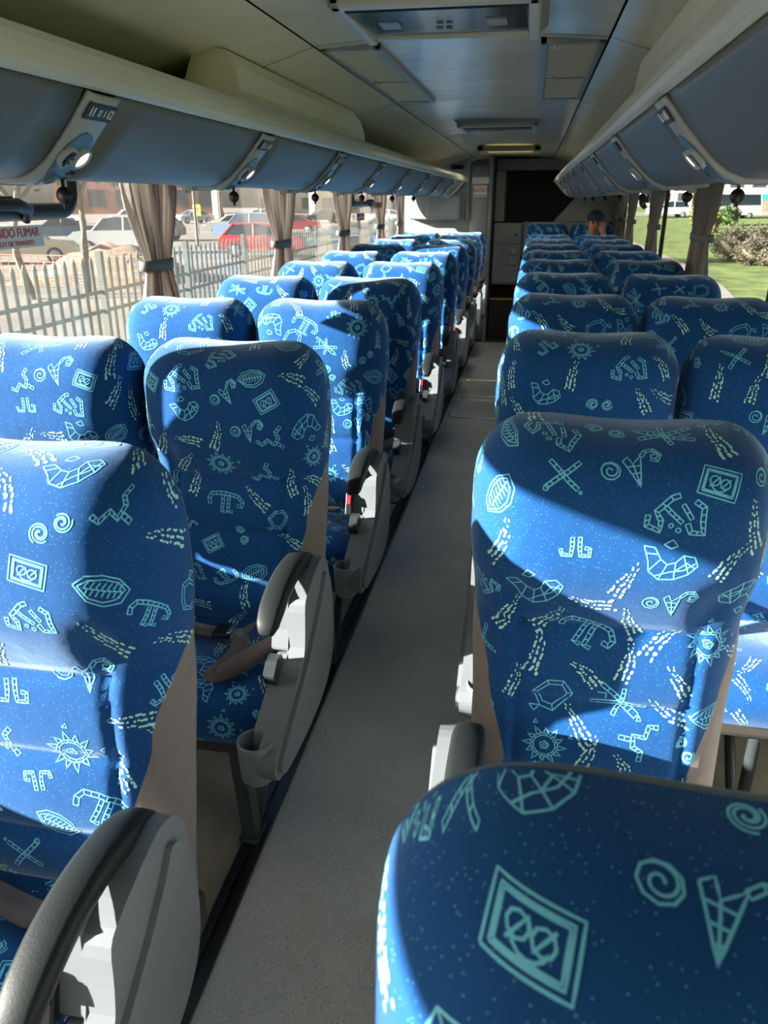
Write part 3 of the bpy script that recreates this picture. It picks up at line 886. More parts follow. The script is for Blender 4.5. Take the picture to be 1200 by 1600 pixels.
def paint(chart, seed, mb, dens=1.0, fixed=(), s0=0.036, off=0.0005, sw=0.00098, smin=None):
    rnd = random.Random(seed)
    J = chart
    tmax = J.T[-1]; smax = max(abs(J.S[:, 0]).max(), J.S[:, -1].max())
    placed = []
    target = int(2 * smax * tmax / (0.0052) * dens)
    tries = 0
    order = list(range(13)); rnd.shuffle(order); oi = 0
    queue = []
    for k_, x_, z_, an_ in fixed:
        if z_ > 1.09: z_ = 1.09 + (z_ - 1.09) * 0.7
        dd_ = (J.G[:, :, 0] - x_) ** 2 + (J.G[:, :, 2] - z_) ** 2
        jj, ii = np.unravel_index(int(np.argmin(dd_)), dd_.shape)
        queue.append((k_, float(J.S[jj, ii]), float(J.T[jj]), R(an_)))
    while queue or (len(placed) < target and tries < 9000):
        tries += 1
        fx = queue.pop(0) if queue else None
        a = rnd.uniform(-smax, smax); t = rnd.uniform(0.0, tmax)
        if fx: a, t = fx[1], fx[2]
        if J.at(a, t) is None: continue
        kind = 'd' if (len(placed) % 2 or (fixed and len(placed) < len(fixed) * 2)) else 'm'
        if fx: kind = 'm'
        rad = 0.0285 if kind == 'd' else 0.038
        if not fx and any((a - q[0]) ** 2 + (t - q[1]) ** 2 < (rad + q[2]) ** 2 for q in placed): continue
        placed.append((a, t, rad))
        ang = rnd.uniform(-0.7, 0.7) + (PI if rnd.random() < .3 else 0)
        if kind == 'm':
            k = order[oi % 13]; oi += 1
            if fx: k = fx[0]; ang = fx[3]
            sc = s0 * rnd.uniform(0.85, 1.2) * (0.72 if k in (0, 1, 2, 7) else 1.0)
            if k == 1 and not fx: ang = rnd.uniform(-1, 1)
            ca, sa = math.cos(ang), math.sin(ang)
            for pl in motif(k, rnd):
                P = [(a + sc * (x * ca - y * sa), t + sc * (x * sa + y * ca)) for x, y in pl]
                Q = [P[0]]
                for p0, p1 in zip(P, P[1:]):
                    d = math.hypot(p1[0] - p0[0], p1[1] - p0[1]); n = max(1, int(d / 0.009) + (d > 0.009))
                    for e in range(1, n + 1): Q.append((p0[0] + (p1[0] - p0[0]) * e / n, p0[1] + (p1[1] - p0[1]) * e / n))
                prev = None
                for i in range(len(Q)):
                    b0 = Q[max(i - 1, 0)]; b1 = Q[min(i + 1, len(Q) - 1)]
                    dx, dy = b1[0] - b0[0], b1[1] - b0[1]; l = math.hypot(dx, dy)
                    if l < 1e-6: continue
                    nx, ny = -dy / l * sw, dx / l * sw
                    r1 = J.at(Q[i][0] + nx, Q[i][1] + ny); r2 = J.at(Q[i][0] - nx, Q[i][1] - ny)
                    if r1 is None or r2 is None: prev = None; continue
                    c = (r1[0] + r1[1] * off, r2[0] + r2[1] * off)
                    if prev is not None: mb.add([prev[0], prev[1], c[1], c[0]], [(0, 1, 2, 3)], 1)
                    prev = c
        else:
            # arc of cobble-like dashes, tapering
            L = rnd.uniform(0.058, 0.088); bend = rnd.uniform(-0.9, 0.9); base = rnd.uniform(-0.7, 0.7) + PI / 2 + (0.9 if rnd.random() < .3 else 0)
            n = 11
            x, y = a - L / 2 * math.cos(base), t - L / 2 * math.sin(base); dirn = base - bend / 2
            for q in range(n):
                f = q / (n - 1)
                dirn += bend / n
                x += L / n * math.cos(dirn); y += L / n * math.sin(dirn)
                wd = 0.0135 * (1 - 0.42 * f); cols = 3 if f < .75 else 2
                for c in range(cols):
                    o = (c - (cols - 1) / 2) * wd * (0.75 if cols == 3 else 0.8) + rnd.uniform(-.0016, .0016)
                    e = rnd.uniform(-0.4, 0.4) * L / n + (0.5 * L / n if c % 2 else 0)
                    px, py = x - math.sin(dirn) * o + math.cos(dirn) * e, y + math.cos(dirn) * o + math.sin(dirn) * e
                    hl = 0.0044 * (L / 0.08) * rnd.uniform(.5, 1.25) * (1 - .30 * f); hw = 0.0026 * rnd.uniform(.7, 1.2) * (1 - .55 * f)
                    dd = dirn + rnd.uniform(-.3, .3); cd, sdn = math.cos(dd), math.sin(dd)
                    ring = []
                    for (u_, v_) in ((1, 0), (.6, .9), (-.6, .9), (-1, 0), (-.6, -.9), (.6, -.9)):
                        r1 = J.at(px + hl * u_ * cd - hw * v_ * sdn, py + hl * u_ * sdn + hw * v_ * cd)
                        if r1 is None: ring = None; break
                        ring.append(r1[0] + r1[1] * off)
                    if ring: mb.add(ring, [(0, 1, 2, 3, 4, 5)], 2)

ROWS = rows_back()
UB = lambda z: lerp_tab(T_UB, z)
def make_back_mesh(seed, dens=1.0, s0=0.036, fixed=()):
    G = back_grid(lambda z: -UB(z), lambda z: UB(z), 64, ROWS)
    mb = MB(); mb.grid(G, 0, True)
    paint(Chart(G), seed, mb, dens, fixed, s0)
    return mb.mesh('backrest_cover', ['fabric', 'stroke', 'dash'], recalc=False)
def make_side_mesh(sgn):
    rows = [r for r in ROWS if r[1] <= 0 and r[0] < 0.90]
    G = []
    for zz, w in rows:
        ub = UB(zz); row = []
        for i in range(13):
            u = ub + (1 - ub) * (1 - (1 - i / 12) ** 2)
            p = back_point(sgn * u, zz, 0)
            k = math.sin(PI * min(1, i / 12)) * smooth(0.90, 0.78, zz)
            wr = 0.0025 * math.sin(zz * 160 + i * 0.9) * smooth(0.62, 0.5, zz)
            row.append(p + Vector((sgn * 0.004 * k, -0.006 * k - wr * k, 0)))
        # wrap round to the rear
        p = row[-1]; row.append(p + Vector((-sgn * 0.004, 0.012, 0))); row.append(p + Vector((-sgn * 0.03, 0.018, 0)))
        G.append(row)
    mb = MB(); mb.grid(G, 0, True, flip=sgn < 0)
    return mb.mesh('side_gusset', ['gusset'], recalc=False)
def make_rear_mesh():
    mb = MB(); G = []
    for zz, w in ROWS[::2] + ([ROWS[-1]] if len(ROWS) % 2 == 0 else []):
        z = back_zz(zz, w); row = []
        for i in range(25):
            u = math.sin((2 * i / 24 - 1) * PI / 2)
            p = back_point(u, z if w > 0 else zz, w)
            yr = lerp_tab(T_Y, z)
            d = 0.03 * (max(0, 1 - abs(u) ** 6) * max(0, 1 - w ** 4)) ** 0.5
            row.append(Vector((p.x, yr + d, p.z)))
        G.append(row)
    mb.grid(G, 0, True, flip=True)
    # ashtray-less grab rail and lower kick panel
    return mb.mesh('back_shell', ['shellback'], recalc=False)

CW = 0.215
def cushion_grid():
    prof = []
    base = [(0.01, 0.455), (-0.03, 0.463), (-0.10, 0.470), (-0.20, 0.476), (-0.28, 0.478), (-0.325, 0.470), (-0.352, 0.450), (-0.362, 0.420), (-0.360, 0.385), (-0.345, 0.355)]
    # resample
    P = [Vector((0, a, b)) for a, b in base]
    L = [0]
    for a, b in zip(P, P[1:]): L.append(L[-1] + (b - a).length)
    N = 44
    for j in range(N + 1):
        d = L[-1] * j / N
        for k in range(len(P) - 1):
            if d <= L[k + 1] + 1e-9:
                t = (d - L[k]) / (L[k + 1] - L[k]); prof.append(P[k].lerp(P[k + 1], t)); break
    for _ in range(4):
        prof = [prof[0]] + [(prof[i - 1] + prof[i] * 2 + prof[i + 1]) / 4 for i in range(1, N)] + [prof[-1]]
    G = []
    for j, p in enumerate(prof):
        tn = (prof[min(j + 1, N)] - prof[max(j - 1, 0)]).normalized()
        nn = Vector((0, tn.z, -tn.y))
        if nn.z < 0 and p.y > -0.3: nn = -nn
        if p.y <= -0.3 and nn.y > 0: nn = -nn
        row = []
        for i in range(41):
            u = math.sin((2 * i / 40 - 1) * PI / 2)
            env = (max(0, 1 - abs(u) ** 5)) ** 0.4
            a = CW * (1 - 0.05 * smooth(-0.25, -0.36, p.y))
            bul = 0.012 * ga(u * CW, 0.12) * ga(p.y + 0.2, 0.12)
            row.append(p + Vector((a * u, 0, 0)) - nn * (0.085 * (1 - env)) + nn * bul)
        G.append(row)
    return G
def make_cushion_mesh(seed):
    G = cushion_grid()
    G = [r[::-1] for r in G]
    mb = MB(); mb.grid(G, 0, True, flip=False)
    paint(Chart(G), seed, mb, 0.9)
    return mb.mesh('cushion_cover', ['fabric', 'stroke', 'dash'], recalc=False)

def fix_normals(me, test):
    """make sure the normals point the way `test` (a vector) says on average"""
    acc = Vector((0, 0, 0))
    for p in me.polygons: acc += p.normal * p.area
    if acc.dot(Vector(test)) < 0: me.flip_normals()

NV = 7
BACKS = [make_back_mesh(100 + i) for i in range(NV)]
CUSH = [make_cushion_mesh(300 + i) for i in range(3)]
SIDE = {s: make_side_mesh(s) for s in (-1, 1)}
REAR = make_rear_mesh()
FIXED = {
'R1': [(5, 0.147, 0.859, 0), (10, 0.029, 0.748, -10), (3, -0.032, 0.867, -20), (7, -0.062, 1.027, 0), (8, 0.07, 1.081, -10), (9, 0.062, 1.012, 0), (1, 0.118, 1.149, -15), (2, -0.093, 1.153, 0), (4, 0.004, 1.165, 10), (11, -0.081, 0.748, 0), (6, -0.182, 1.099, 60), (4, 0.073, 0.94, 0)],
'L1': [(1, 0.074, 1.057, -15), (8, 0.065, 0.985, -10), (6, 0.166, 1.029, -15), (0, 0.114, 1.13, 60), (5, 0.073, 0.747, 0), (1, 0.02, 0.473, 30), (4, 0.106, 0.882, 0), (12, 0.188, 1.15, 0), (7, -0.008, 0.846, 0)],
'L2': [(6, 0.083, 1.145, 10), (1, 0.115, 1.077, 30), (8, -0.086, 1.13, 0), (4, 0.065, 1.002, 0), (5, -0.01, 0.912, 0), (3, -0.005, 0.814, 0), (11, 0.121, 0.777, 0), (0, 0.029, 0.727, -30), (1, -0.054, 0.7, 30), (6, 0.06, 0.63, 30), (9, -0.079, 1.05, 20), (12, 0.125, 0.987, 0), (8, -0.125, 0.613, 0)],
'W2': [(1, 0.143, 1.12, -20), (8, 0.101, 1.05, -15), (9, 0.113, 0.98, -10), (4, 0.059, 1.14, 10), (7, -0.011, 1.046, 0), (12, -0.008, 1.105, 20)],
'L3': [(5, 0.150, 1.13, 0), (10, 0.043, 1.059, -5), (3, -0.017, 1.14, -20), (11, -0.064, 1.076, 10), (0, 0.179, 1.026, 70), (8, 0.109, 0.914, -10), (6, 0.2, 0.95, -10), (9, 0.086, 0.847, 0), (4, 0.14, 0.795, 0)],
'R0': [(1, -0.140, 1.200, -10), (4, -0.050, 1.212, -20), (0, -0.03, 1.236, -30), (11, -0.168, 1.10, 60)]}
for k_ in sorted(FIXED): BACKS.append(make_back_mesh(500 + len(k_) + ord(k_[0]) + ord(k_[1]), fixed=FIXED[k_]))
CUSTOM = {k_: BACKS[NV + i] for i, k_ in enumerate(sorted(FIXED))}
for me in BACKS: fix_normals(me, (0, -1, 0))
for me in CUSH: fix_normals(me, (0, 0, 1))
fix_normals(REAR, (0, 1, 0)); fix_normals(SIDE[-1], (-1, -1, 0)); fix_normals(SIDE[1], (1, -1, 0))

def smooth_poly(P, sub=3):
    n = len(P); out = []
    for i in range(n):
        p0, p1, p2, p3 = [Vector(P[(i + q) % n]) for q in (-1, 0, 1, 2)]
        for e in range(sub):
            t = e / sub
            out.append(tuple(0.5 * ((2 * p1) + (p2 - p0) * t + (2 * p0 - 5 * p1 + 4 * p2 - p3) * t * t + (3 * p1 - p0 - 3 * p2 + p3) * t ** 3)))
    return out
def side_panel_mesh():
    """aisle-side plastic cover for an aisle on +x; outline in (y, z)"""
    mb = MB()
    outer = [(-0.50, 0.47), (-0.515, 0.445), (-0.505, 0.415), (-0.47, 0.395), (-0.30, 0.375), (-0.18, 0.38), (-0.10, 0.405), (-0.055, 0.45), (-0.04, 0.52), (-0.042, 0.60), (-0.055, 0.67), (-0.08, 0.712), (-0.12, 0.728), (-0.17, 0.72), (-0.235, 0.70), (-0.262, 0.68), (-0.270, 0.62), (-0.285, 0.568), (-0.33, 0.548), (-0.40, 0.515), (-0.455, 0.49)]
    mb.prism(smooth_poly(outer), 0.212, 0.252)
    return mb
def side_disc_mesh():
    mb = MB()
    o = [(-0.49, 0.455), (-0.50, 0.435), (-0.485, 0.415), (-0.44, 0.402), (-0.30, 0.388), (-0.19, 0.392), (-0.115, 0.415), (-0.072, 0.46), (-0.058, 0.53), (-0.062, 0.60), (-0.078, 0.66), (-0.11, 0.69), (-0.14, 0.66), (-0.20, 0.61), (-0.30, 0.545), (-0.42, 0.49)]
    mb.prism(smooth_poly(o), 0.25, 0.262)
    return mb
def arm_mesh():
    P = [(-0.075, 0.690), (-0.10, 0.712), (-0.15, 0.732), (-0.22, 0.740), (-0.29, 0.732), (-0.345, 0.712), (-0.375, 0.692), (-0.388, 0.676)]
    K = [0.72, 0.9, 1, 1, 1, 0.98, 0.86, 0.5]
    Q = []; KK = []
    for i in range(len(P) - 1):
        p0, p1, p2, p3 = [Vector(P[max(0, min(len(P) - 1, i + q))]) for q in (-1, 0, 1, 2)]
        for e in range(4):
            t = e / 4
            Q.append(tuple(0.5 * ((2 * p1) + (p2 - p0) * t + (2 * p0 - 5 * p1 + 4 * p2 - p3) * t * t + (3 * p1 - p0 - 3 * p2 + p3) * t ** 3))); KK.append(K[i] + (K[i + 1] - K[i]) * t)
    P = Q + [P[-1]]; KK.append(K[-1])
    mb = MB(); G = []
    n = len(P)
    for i, (y, z) in enumerate(P):
        a = P[max(i - 1, 0)]; b = P[min(i + 1, n - 1)]
        ty, tz = b[0] - a[0], b[1] - a[1]; l = math.hypot(ty, tz); ny, nz = -tz / l, ty / l
        if nz < 0: ny, nz = -ny, -nz
        k = KK[i]
        ring = []
        for q in range(16):
            t = 2 * PI * q / 16
            c, s_ = math.cos(t), math.sin(t)
            u = 0.0265 * k * math.copysign(abs(c) ** 0.55, c); v = (0.019 if s_ > 0 else 0.020) * k * math.copysign(abs(s_) ** 0.6, s_)
            ring.append((0.205 + u, y + ny * v, z + nz * v))
        G.append(ring)
    mb.grid(G, 0, True, cu=True)
    mb.add(G[0], [tuple(range(16))]); mb.add(G[-1], [tuple(range(16))[::-1]])
    return mb
def cup_mesh():
    mb = MB()
    c = (0.200, -0.475, 0)
    mb.lathe([(0.0, 0.385), (0.026, 0.383), (0.034, 0.392), (0.0385, 0.47), (0.0385, 0.482), (0.036, 0.484), (0.034, 0.478), (0.031, 0.40), (0.0, 0.397)], c, 28)
    return mb
def belt_mesh(alt=0):
    """lap belt lying over the cushion, looped at the aisle end"""
    mb = MB()
    def ribbon(pts, w=0.023, roll=None, up=(0, 0, 1)):
        pts = [Vector(p) for p in pts]
        Q = []
        for i in range(len(pts) - 1):
            p0 = pts[max(i - 1, 0)]; p1 = pts[i]; p2 = pts[i + 1]; p3 = pts[min(i + 2, len(pts) - 1)]
            for e in range(8):
                t = e / 8
                Q.append(0.5 * ((2 * p1) + (p2 - p0) * t + (2 * p0 - 5 * p1 + 4 * p2 - p3) * t * t + (3 * p1 - p0 - 3 * p2 + p3) * t ** 3))
        Q.append(pts[-1])
        G = [[], []]; N = len(Q)
        Gr = []
        for i, q in enumerate(Q):
            tn = (Q[min(i + 1, N - 1)] - Q[max(i - 1, 0)]).normalized()
            f = i / (N - 1) * (len(roll) - 1) if roll else 0
            ro = 0
            if roll:
                k = min(int(f), len(roll) - 2); ro = roll[k] + (roll[k + 1] - roll[k]) * (f - k)
            a = tn.cross(Vector(up))
            if a.length < .05: a = Vector((1, 0, 0))
            a.normalize(); nn = a.cross(tn)
            d = a * math.cos(R(ro)) + nn * math.sin(R(ro))
            n2 = tn.cross(d) * 0.0012
            Gr.append([q - d * w + n2, q + d * w + n2, q + d * w - n2, q - d * w - n2])
        mb.grid(Gr, 0, True, cu=True)
    if alt == 0:
        ribbon([(-0.20, -0.04, 0.47), (-0.14, -0.08, 0.49), (-0.05, -0.12, 0.503), (0.02, -0.13, 0.507)])
        ribbon([(0.02, -0.13, 0.51), (0.06, -0.17, 0.525), (0.07, -0.25, 0.515), (0.04, -0.305, 0.50), (0.075, -0.29, 0.515), (0.13, -0.23, 0.53), (0.185, -0.19, 0.545)], roll=[0, 35, 60, 20, -30, -50, -60])
        ribbon([(0.05, -0.13, 0.512), (0.10, -0.10, 0.545), (0.16, -0.10, 0.560), (0.19, -0.14, 0.545), (0.16, -0.19, 0.52), (0.12, -0.2, 0.512)], roll=[10, 30, 50, 30, 10, 0])
    else:
        ribbon([(-0.20, -0.03, 0.475), (-0.10, -0.07, 0.497), (0.02, -0.11, 0.510), (0.10, -0.12, 0.52), (0.16, -0.15, 0.56), (0.185, -0.21, 0.575), (0.17, -0.25, 0.555), (0.12, -0.22, 0.515)], roll=[0, 5, 0, 10, 25, 20, 0, 0])
        ribbon([(0.19, -0.05, 0.49), (0.14, -0.12, 0.515), (0.16, -0.20, 0.52), (0.19, -0.22, 0.55)], roll=[0, 20, 30, 10])
    return mb
def mirror_mb(mb):
    mb.v = [(-x, y, z) for x, y, z in mb.v]; mb.f = [f[::-1] for f in mb.f]; return mb

def make_seat(aisle, sgn, vi, belt=None):
    """aisle: has arm, panel, leg on the side sgn"""
    t = empty('passenger_seat')
    link_mesh('backrest', BACKS[vi % NV], t)
    for s_ in (-1, 1): link_mesh('side_gusset', SIDE[s_], t)
    link_mesh('back_shell', REAR, t)
    link_mesh('seat_cushion', CUSH[vi % 3], t)
    m = MB(); m.b2((-0.20, -0.325, 0.30), (0.20, 0.09, 0.385)); m.build('seat_base', 'frame', t, bevel=0.015)
    if not aisle:
        m = MB(); m.tube([(0.0, -0.28, 0.31), (0.0, -0.28, 0.02)], 0.016, 8); m.tube([(0, 0.05, 0.31), (0, -0.2, 0.03)], 0.014, 8)
        m.build('leg', 'legm', t)
        return t
    def fin(mb): return mirror_mb(mb) if sgn < 0 else mb
    p = fin(side_panel_mesh()).build('side_panel', 'grey', t, bevel=0.009, seg=3)
    fin(side_disc_mesh()).build('trim_cover', 'grey', p, bevel=0.006, seg=3)
    m = MB(); m.prism([(-0.283, 0.572), (-0.268, 0.62), (-0.262, 0.70), (-0.16, 0.715), (-0.12, 0.60), (-0.16, 0.54)], 0.176, 0.214)
    fin(m).build('arm_post', 'grey', t, bevel=0.008, seg=3)
    m = MB(); m.prism([(-0.285, 0.568), (-0.455, 0.49), (-0.47, 0.43), (-0.30, 0.41), (-0.15, 0.45), (-0.15, 0.55)], 0.190, 0.214)
    fin(m).build('arm_base', 'grey', t, bevel=0.007, seg=3)
    a = fin(arm_mesh()).build('armrest', 'arm', t)
    m = MB(); m.lathe([(0.0, 0.180), (0.027, 0.182), (0.030, 0.19), (0.030, 0.214)], (0, -0.115, 0.688), 20, axis='x'); fin(m).build('arm_pivot', 'grey', a)
    c = fin(cup_mesh()).build('cup_holder', 'cup', t)
    m = MB(); m.prism([(-0.36, 0.535), (-0.375, 0.565), (-0.345, 0.59), (-0.315, 0.588), (-0.30, 0.56), (-0.33, 0.535)], 0.185, 0.21); fin(m).build('recline_lever', 'legm', t, bevel=0.006, seg=3)
    m = MB(); m.prism([(-0.325, 0.31), (-0.285, 0.31), (-0.245, 0.012), (-0.285, 0.012)], 0.07, 0.105); m.b2((0.06, -0.30, 0.004), (0.115, -0.225, 0.016))
    fin(m).build('leg', 'legm', t, bevel=0.006)
    m = MB(); m.prism([(-0.24, 0.02), (-0.20, 0.02), (0.03, 0.31), (-0.02, 0.31)], 0.075, 0.10)
    fin(m).build('leg', 'legm', t, bevel=0.006)
    if belt is not None:
        b = fin(belt_mesh(belt)).build('seat_belt', 'belt', t, recalc=False)
        m = MB()
        if belt == 0:
            m.box((0.0, -0.13, 0.513), (0.045, 0.056, 0.012)); fin(m).build('belt_buckle', 'black', b, bevel=0.003)
            m = MB(); m.box((0.022, -0.131, 0.520), (0.012, 0.046, 0.008)); fin(m).build('buckle_tongue', 'chrome', b, bevel=0.002)
        else:
            m.box((0.168, -0.275, 0.60), (0.022, 0.028, 0.07), rot=Matrix.Rotation(R(-20), 3, 'X')); fin(m).build('belt_buckle', 'black', b, bevel=0.003)
            m = MB(); m.box((0.168, -0.286, 0.618), (0.016, 0.012, 0.028), rot=Matrix.Rotation(R(-20), 3, 'X')); fin(m).build('release_button', 'red', b, bevel=0.002)
    return t

LY = [0.84, 1.68, 2.50, 3.31, 4.21, 5.10, 5.98, 6.80, 7.60, 8.36]
RY = [0.275, 1.11, 1.96, 2.82, 3.70, 4.58, 5.42, 6.24, 7.10, 7.95]
XLA, XLW, XRA, XRW = -0.685, -1.147, 0.160, 0.622
onum = ['first', 'second', 'third', 'fourth', 'fifth', 'sixth', 'seventh', 'eighth', 'ninth', 'tenth']
protos = {}
def place_seat(key, x, y, vi, label, group, rz=0.0, dy=0.0, cust=None):
    if key not in protos:
        protos[key] = make_seat(*key)
        t = protos[key]
    else:
        t = copy_tree(protos[key])
    for ch in t.children:
        if ch.name.startswith('backrest'): ch.data = CUSTOM[cust] if cust else BACKS[vi % NV]
        if ch.name.startswith('seat_cushion'): ch.data = CUSH[(vi + 1) % 3]
    t.location = (x, y + dy, 0); t.rotation_euler = (0, 0, R(rz))
    tag(t, label, 'bus seat', group)
    return t
LA = ['blue patterned aisle seat at the bottom left, nearest of the left side',
      'shaded blue patterned aisle seat, second on the left, dark belt looped on its cushion',
      'blue patterned sunlit aisle seat, third in the left column, pinkish belt over its armrest',
      ] + ['blue patterned aisle seat, %s from the front in the left column beside the aisle' % o for o in onum[3:]]
for i, y in enumerate(LY):
    place_seat((True, 1, 0, 0 if i in (1, 3) else 1), XLA, y, i * 2 + 1, LA[i], 'left aisle seats', cust={0: 'L1', 1: 'L2', 2: 'L3'}.get(i))
for i, y in enumerate(LY):
    if i == 0: continue
    place_seat((False, 1, 0), XLW, y - 0.01 + random.uniform(-.02, .02), i * 3 + 2, 'blue patterned window seat at the left windows, %s of that column counted from the front' % onum[i - 1], 'left window seats', cust='W2' if i == 1 else None)
RA = ['blurred dark blue seat top filling the lower right corner, closest to the camera',
      'large blue patterned aisle seat, second from the front on the right, half in sun'] + \
     ['blue patterned aisle seat, %s from the front in the right column beside the aisle' % o for o in onum[2:]]
for i, y in enumerate(RY):
    place_seat((True, -1, 0, 1 if i > 0 else None), XRA, y, i * 2 + 4, RA[i], 'right aisle seats', cust={0: 'R0', 1: 'R1'}.get(i))
for i, y in enumerate(RY):
    if i < 2: continue
    place_seat((False, -1, 0), XRW, y + random.uniform(-.02, .02), i * 3 + 1, 'blue patterned window seat at the right windows, %s of that column counted from the front' % onum[i - 2], 'right window seats')

# ================================================================= CURTAINS
def curtain(side, yc, w, lab, zt=1.275, matn='curtain', tiew=0.45):
    X = (XL + 0.045) if side < 0 else (XR - 0.045)
    s_ = -side
    t = empty('curtain', (X, yc, 0))
    rnd = random.Random(int(yc * 100) + side)
    npl = 9; N = 150; J = 50
    ph = [rnd.uniform(0.7, 1.3) for _ in range(npl + 1)]
    G = []
    zb, ztop = 0.87, 1.592
    for j in range(J + 1):
        z = zb + (ztop - zb) * j / J
        d = z - zt
        k = tiew + (1 - tiew) * (1 - math.exp(-(abs(d) / (0.16 if d > 0 else 0.20)) ** 1.5))
        sag = 0.02 * math.sin(PI * min(1, max(0, d / 0.3)))
        row = []
        for i in range(N + 1):
            f = i / N
            q = f * npl; a = ph[int(min(q, npl - 1))]
            x = s_ * (0.014 * a * math.sin(2 * PI * q + 0.8 * math.sin(z * 7 + q)) + 0.007 * math.sin(5.1 * q + z * 3) + 0.012 * (1 - k))
            x *= 0.55 + 0.45 * k
            y = (f - 0.5) * w * k + (0.006 * math.cos(2 * PI * q) + 0.01 * math.sin(z * 9 + q * 1.7)) * k + 0.02 * (k - 1)
            row.append((x, y, z))
        G.append(row)
    m = MB(); m.grid(G, 0, True)
    c = m.build('curtain_cloth', matn, t, recalc=False)
    sol = c.modifiers.new('s', 'SOLIDIFY'); sol.thickness = 0.0015
    m = MB()
    ring = []
    hw = w * tiew / 2 + 0.014
    P = []
    for q in range(28):
        a = 2 * PI * q / 28
        P.append((0.026 * math.copysign(abs(math.cos(a)) ** 0.6, math.cos(a)), hw * math.copysign(abs(math.sin(a)) ** 0.6, math.sin(a)) - 0.02 * (1 - tiew)))
    m.grid([[(x, y, zt - 0.018 + 0.0) for x, y in P], [(x * 1.03, y * 1.0, zt) for x, y in P], [(x, y, zt + 0.018) for x, y in P]], 0, True, cu=True)
    b = m.build('tie_band', 'tie', t, recalc=False)
    sol = b.modifiers.new('s', 'SOLIDIFY'); sol.thickness = 0.003; sol.offset = 1
    tag(t, lab, 'curtain', 'tied window curtains')
for y, w, lab in ((1.31, 0.30, None), (2.84, 0.44, 'taupe curtain tied with a grey band at the left window, nearest the camera'), (4.40, 0.58, 'taupe tied curtain at the left windows, second from the camera'), (5.93, 0.62, 'taupe tied curtain at the left windows, third from the camera'), (7.40, 0.6, 'taupe tied curtain at the left windows, fourth from the camera'), (8.50, 0.5, 'pale sunlit curtain at the left windows, farthest and beside the toilet wall')):
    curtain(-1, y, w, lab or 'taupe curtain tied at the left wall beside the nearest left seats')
for y, w, lab in ((3.02, 0.34, 'edge of a grey curtain just entering the right border of the photo'), (4.58, 0.62, 'grey-brown curtain tied at the right windows, nearest the camera'), (6.38, 0.60, 'grey curtain with a bluish lit edge at the right windows, second from the camera'), (7.85, 0.56, 'grey curtain at the right windows, third from the camera'), (8.75, 0.5, 'grey curtain at the right windows, fourth from the camera'), (9.35, 0.4, 'grey curtain at the right windows, farthest, behind the man')):
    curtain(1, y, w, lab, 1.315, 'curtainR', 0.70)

# ================================================================= REAR OF THE BUS
# bulkhead and slanted rear corner panel
m = MB(); m.b2((XL, 9.62, -0.05), (XR, 9.70, 2.0))
struct(m, 'wall_rear', 'reardark')
m = MB()
m.prism([(0.22, 1.27), (XR, 1.27), (XR, 1.90), (0.78, 1.90)], 9.50, 9.56, axis='y')
struct(m, 'wall_rear_corner', 'rear_light', bevel=0.01)
m = MB(); m.prism([(-0.32, 1.27), (0.50, 1.27), (0.86, 1.795), (-0.32, 1.795)], 9.585, 9.60, axis='y')
tag(m.build('rear_window_shade', 'shade'), 'black shade covering the rear window above the back cabinet', 'window shade')
m = MB(); m.b2((-0.44, 9.35, 1.27), (-0.33, 9.60, 1.80)); m.b2((-0.44, 9.40, 1.80), (XR, 9.60, 1.92))
struct(m, 'trim_rear_header', 'rear', bevel=0.01)
# cabinet with lid and two round speakers
t = empty('rear_cabinet', (-0.28, 9.30, 0.60))
m = MB(); m.b2((-0.15, -0.10, 0.0), (0.16, 0.30, 0.66)); m.b2((0.16, 0.02, 0.30), (0.75, 0.30, 0.67))
m.build('cabinet_body', 'rear', t, bevel=0.012, seg=3)
m = MB(); m.b2((-0.13, -0.112, 0.44), (0.145, -0.10, 0.64)); m.build('lid', 'rear', t, bevel=0.008)
m = MB(); m.b2((-0.13, -0.112, 0.02), (0.145, -0.10, 0.18)); m.build('lower_panel', 'rear', t, bevel=0.008)
for z in (0.375, 0.265):
    m = MB(); m.lathe([(0.048, 0.0), (0.048, -0.012), (0.040, -0.014), (0.034, -0.006), (0.02, -0.004), (0.0, -0.008)], (0.085, -0.10, z), 24, axis='y'); m.build('speaker_ring', 'rear_light', t)
m = MB(); m.prism([(0.075, 0.53), (0.115, 0.53), (0.095, 0.565)], -0.116, -0.112, axis='y'); m.build('warning_mark', 'tag', t)
tag(t, 'dark grey rear cabinet at the aisle end with two round speakers', 'cabinet')
m = MB(); m.b2((-0.45, 9.40, 0.0), (-0.05, 9.58, 0.60))
struct(m, 'wall_rear_recess', 'frame')
t = empty('rear_step', (-0.27, 9.2, 0))
m = MB(); m.b2((-0.17, -0.02, 0.003), (0.17, 0.20, 0.44)); m.build('step_block', 'frame', t, bevel=0.008)
m = MB(); m.b2((-0.17, -0.035, 0.435), (0.17, 0.0, 0.452)); m.build('step_edge_strip', 'yellow', t)
tag(t, 'dark step under the rear cabinet with a thin yellow edge strip', 'step')
m = MB(); m.b2((-0.60, 8.9, -0.06), (0.12, 9.7, 0.0)); struct(m, 'floor_rear', 'frame')
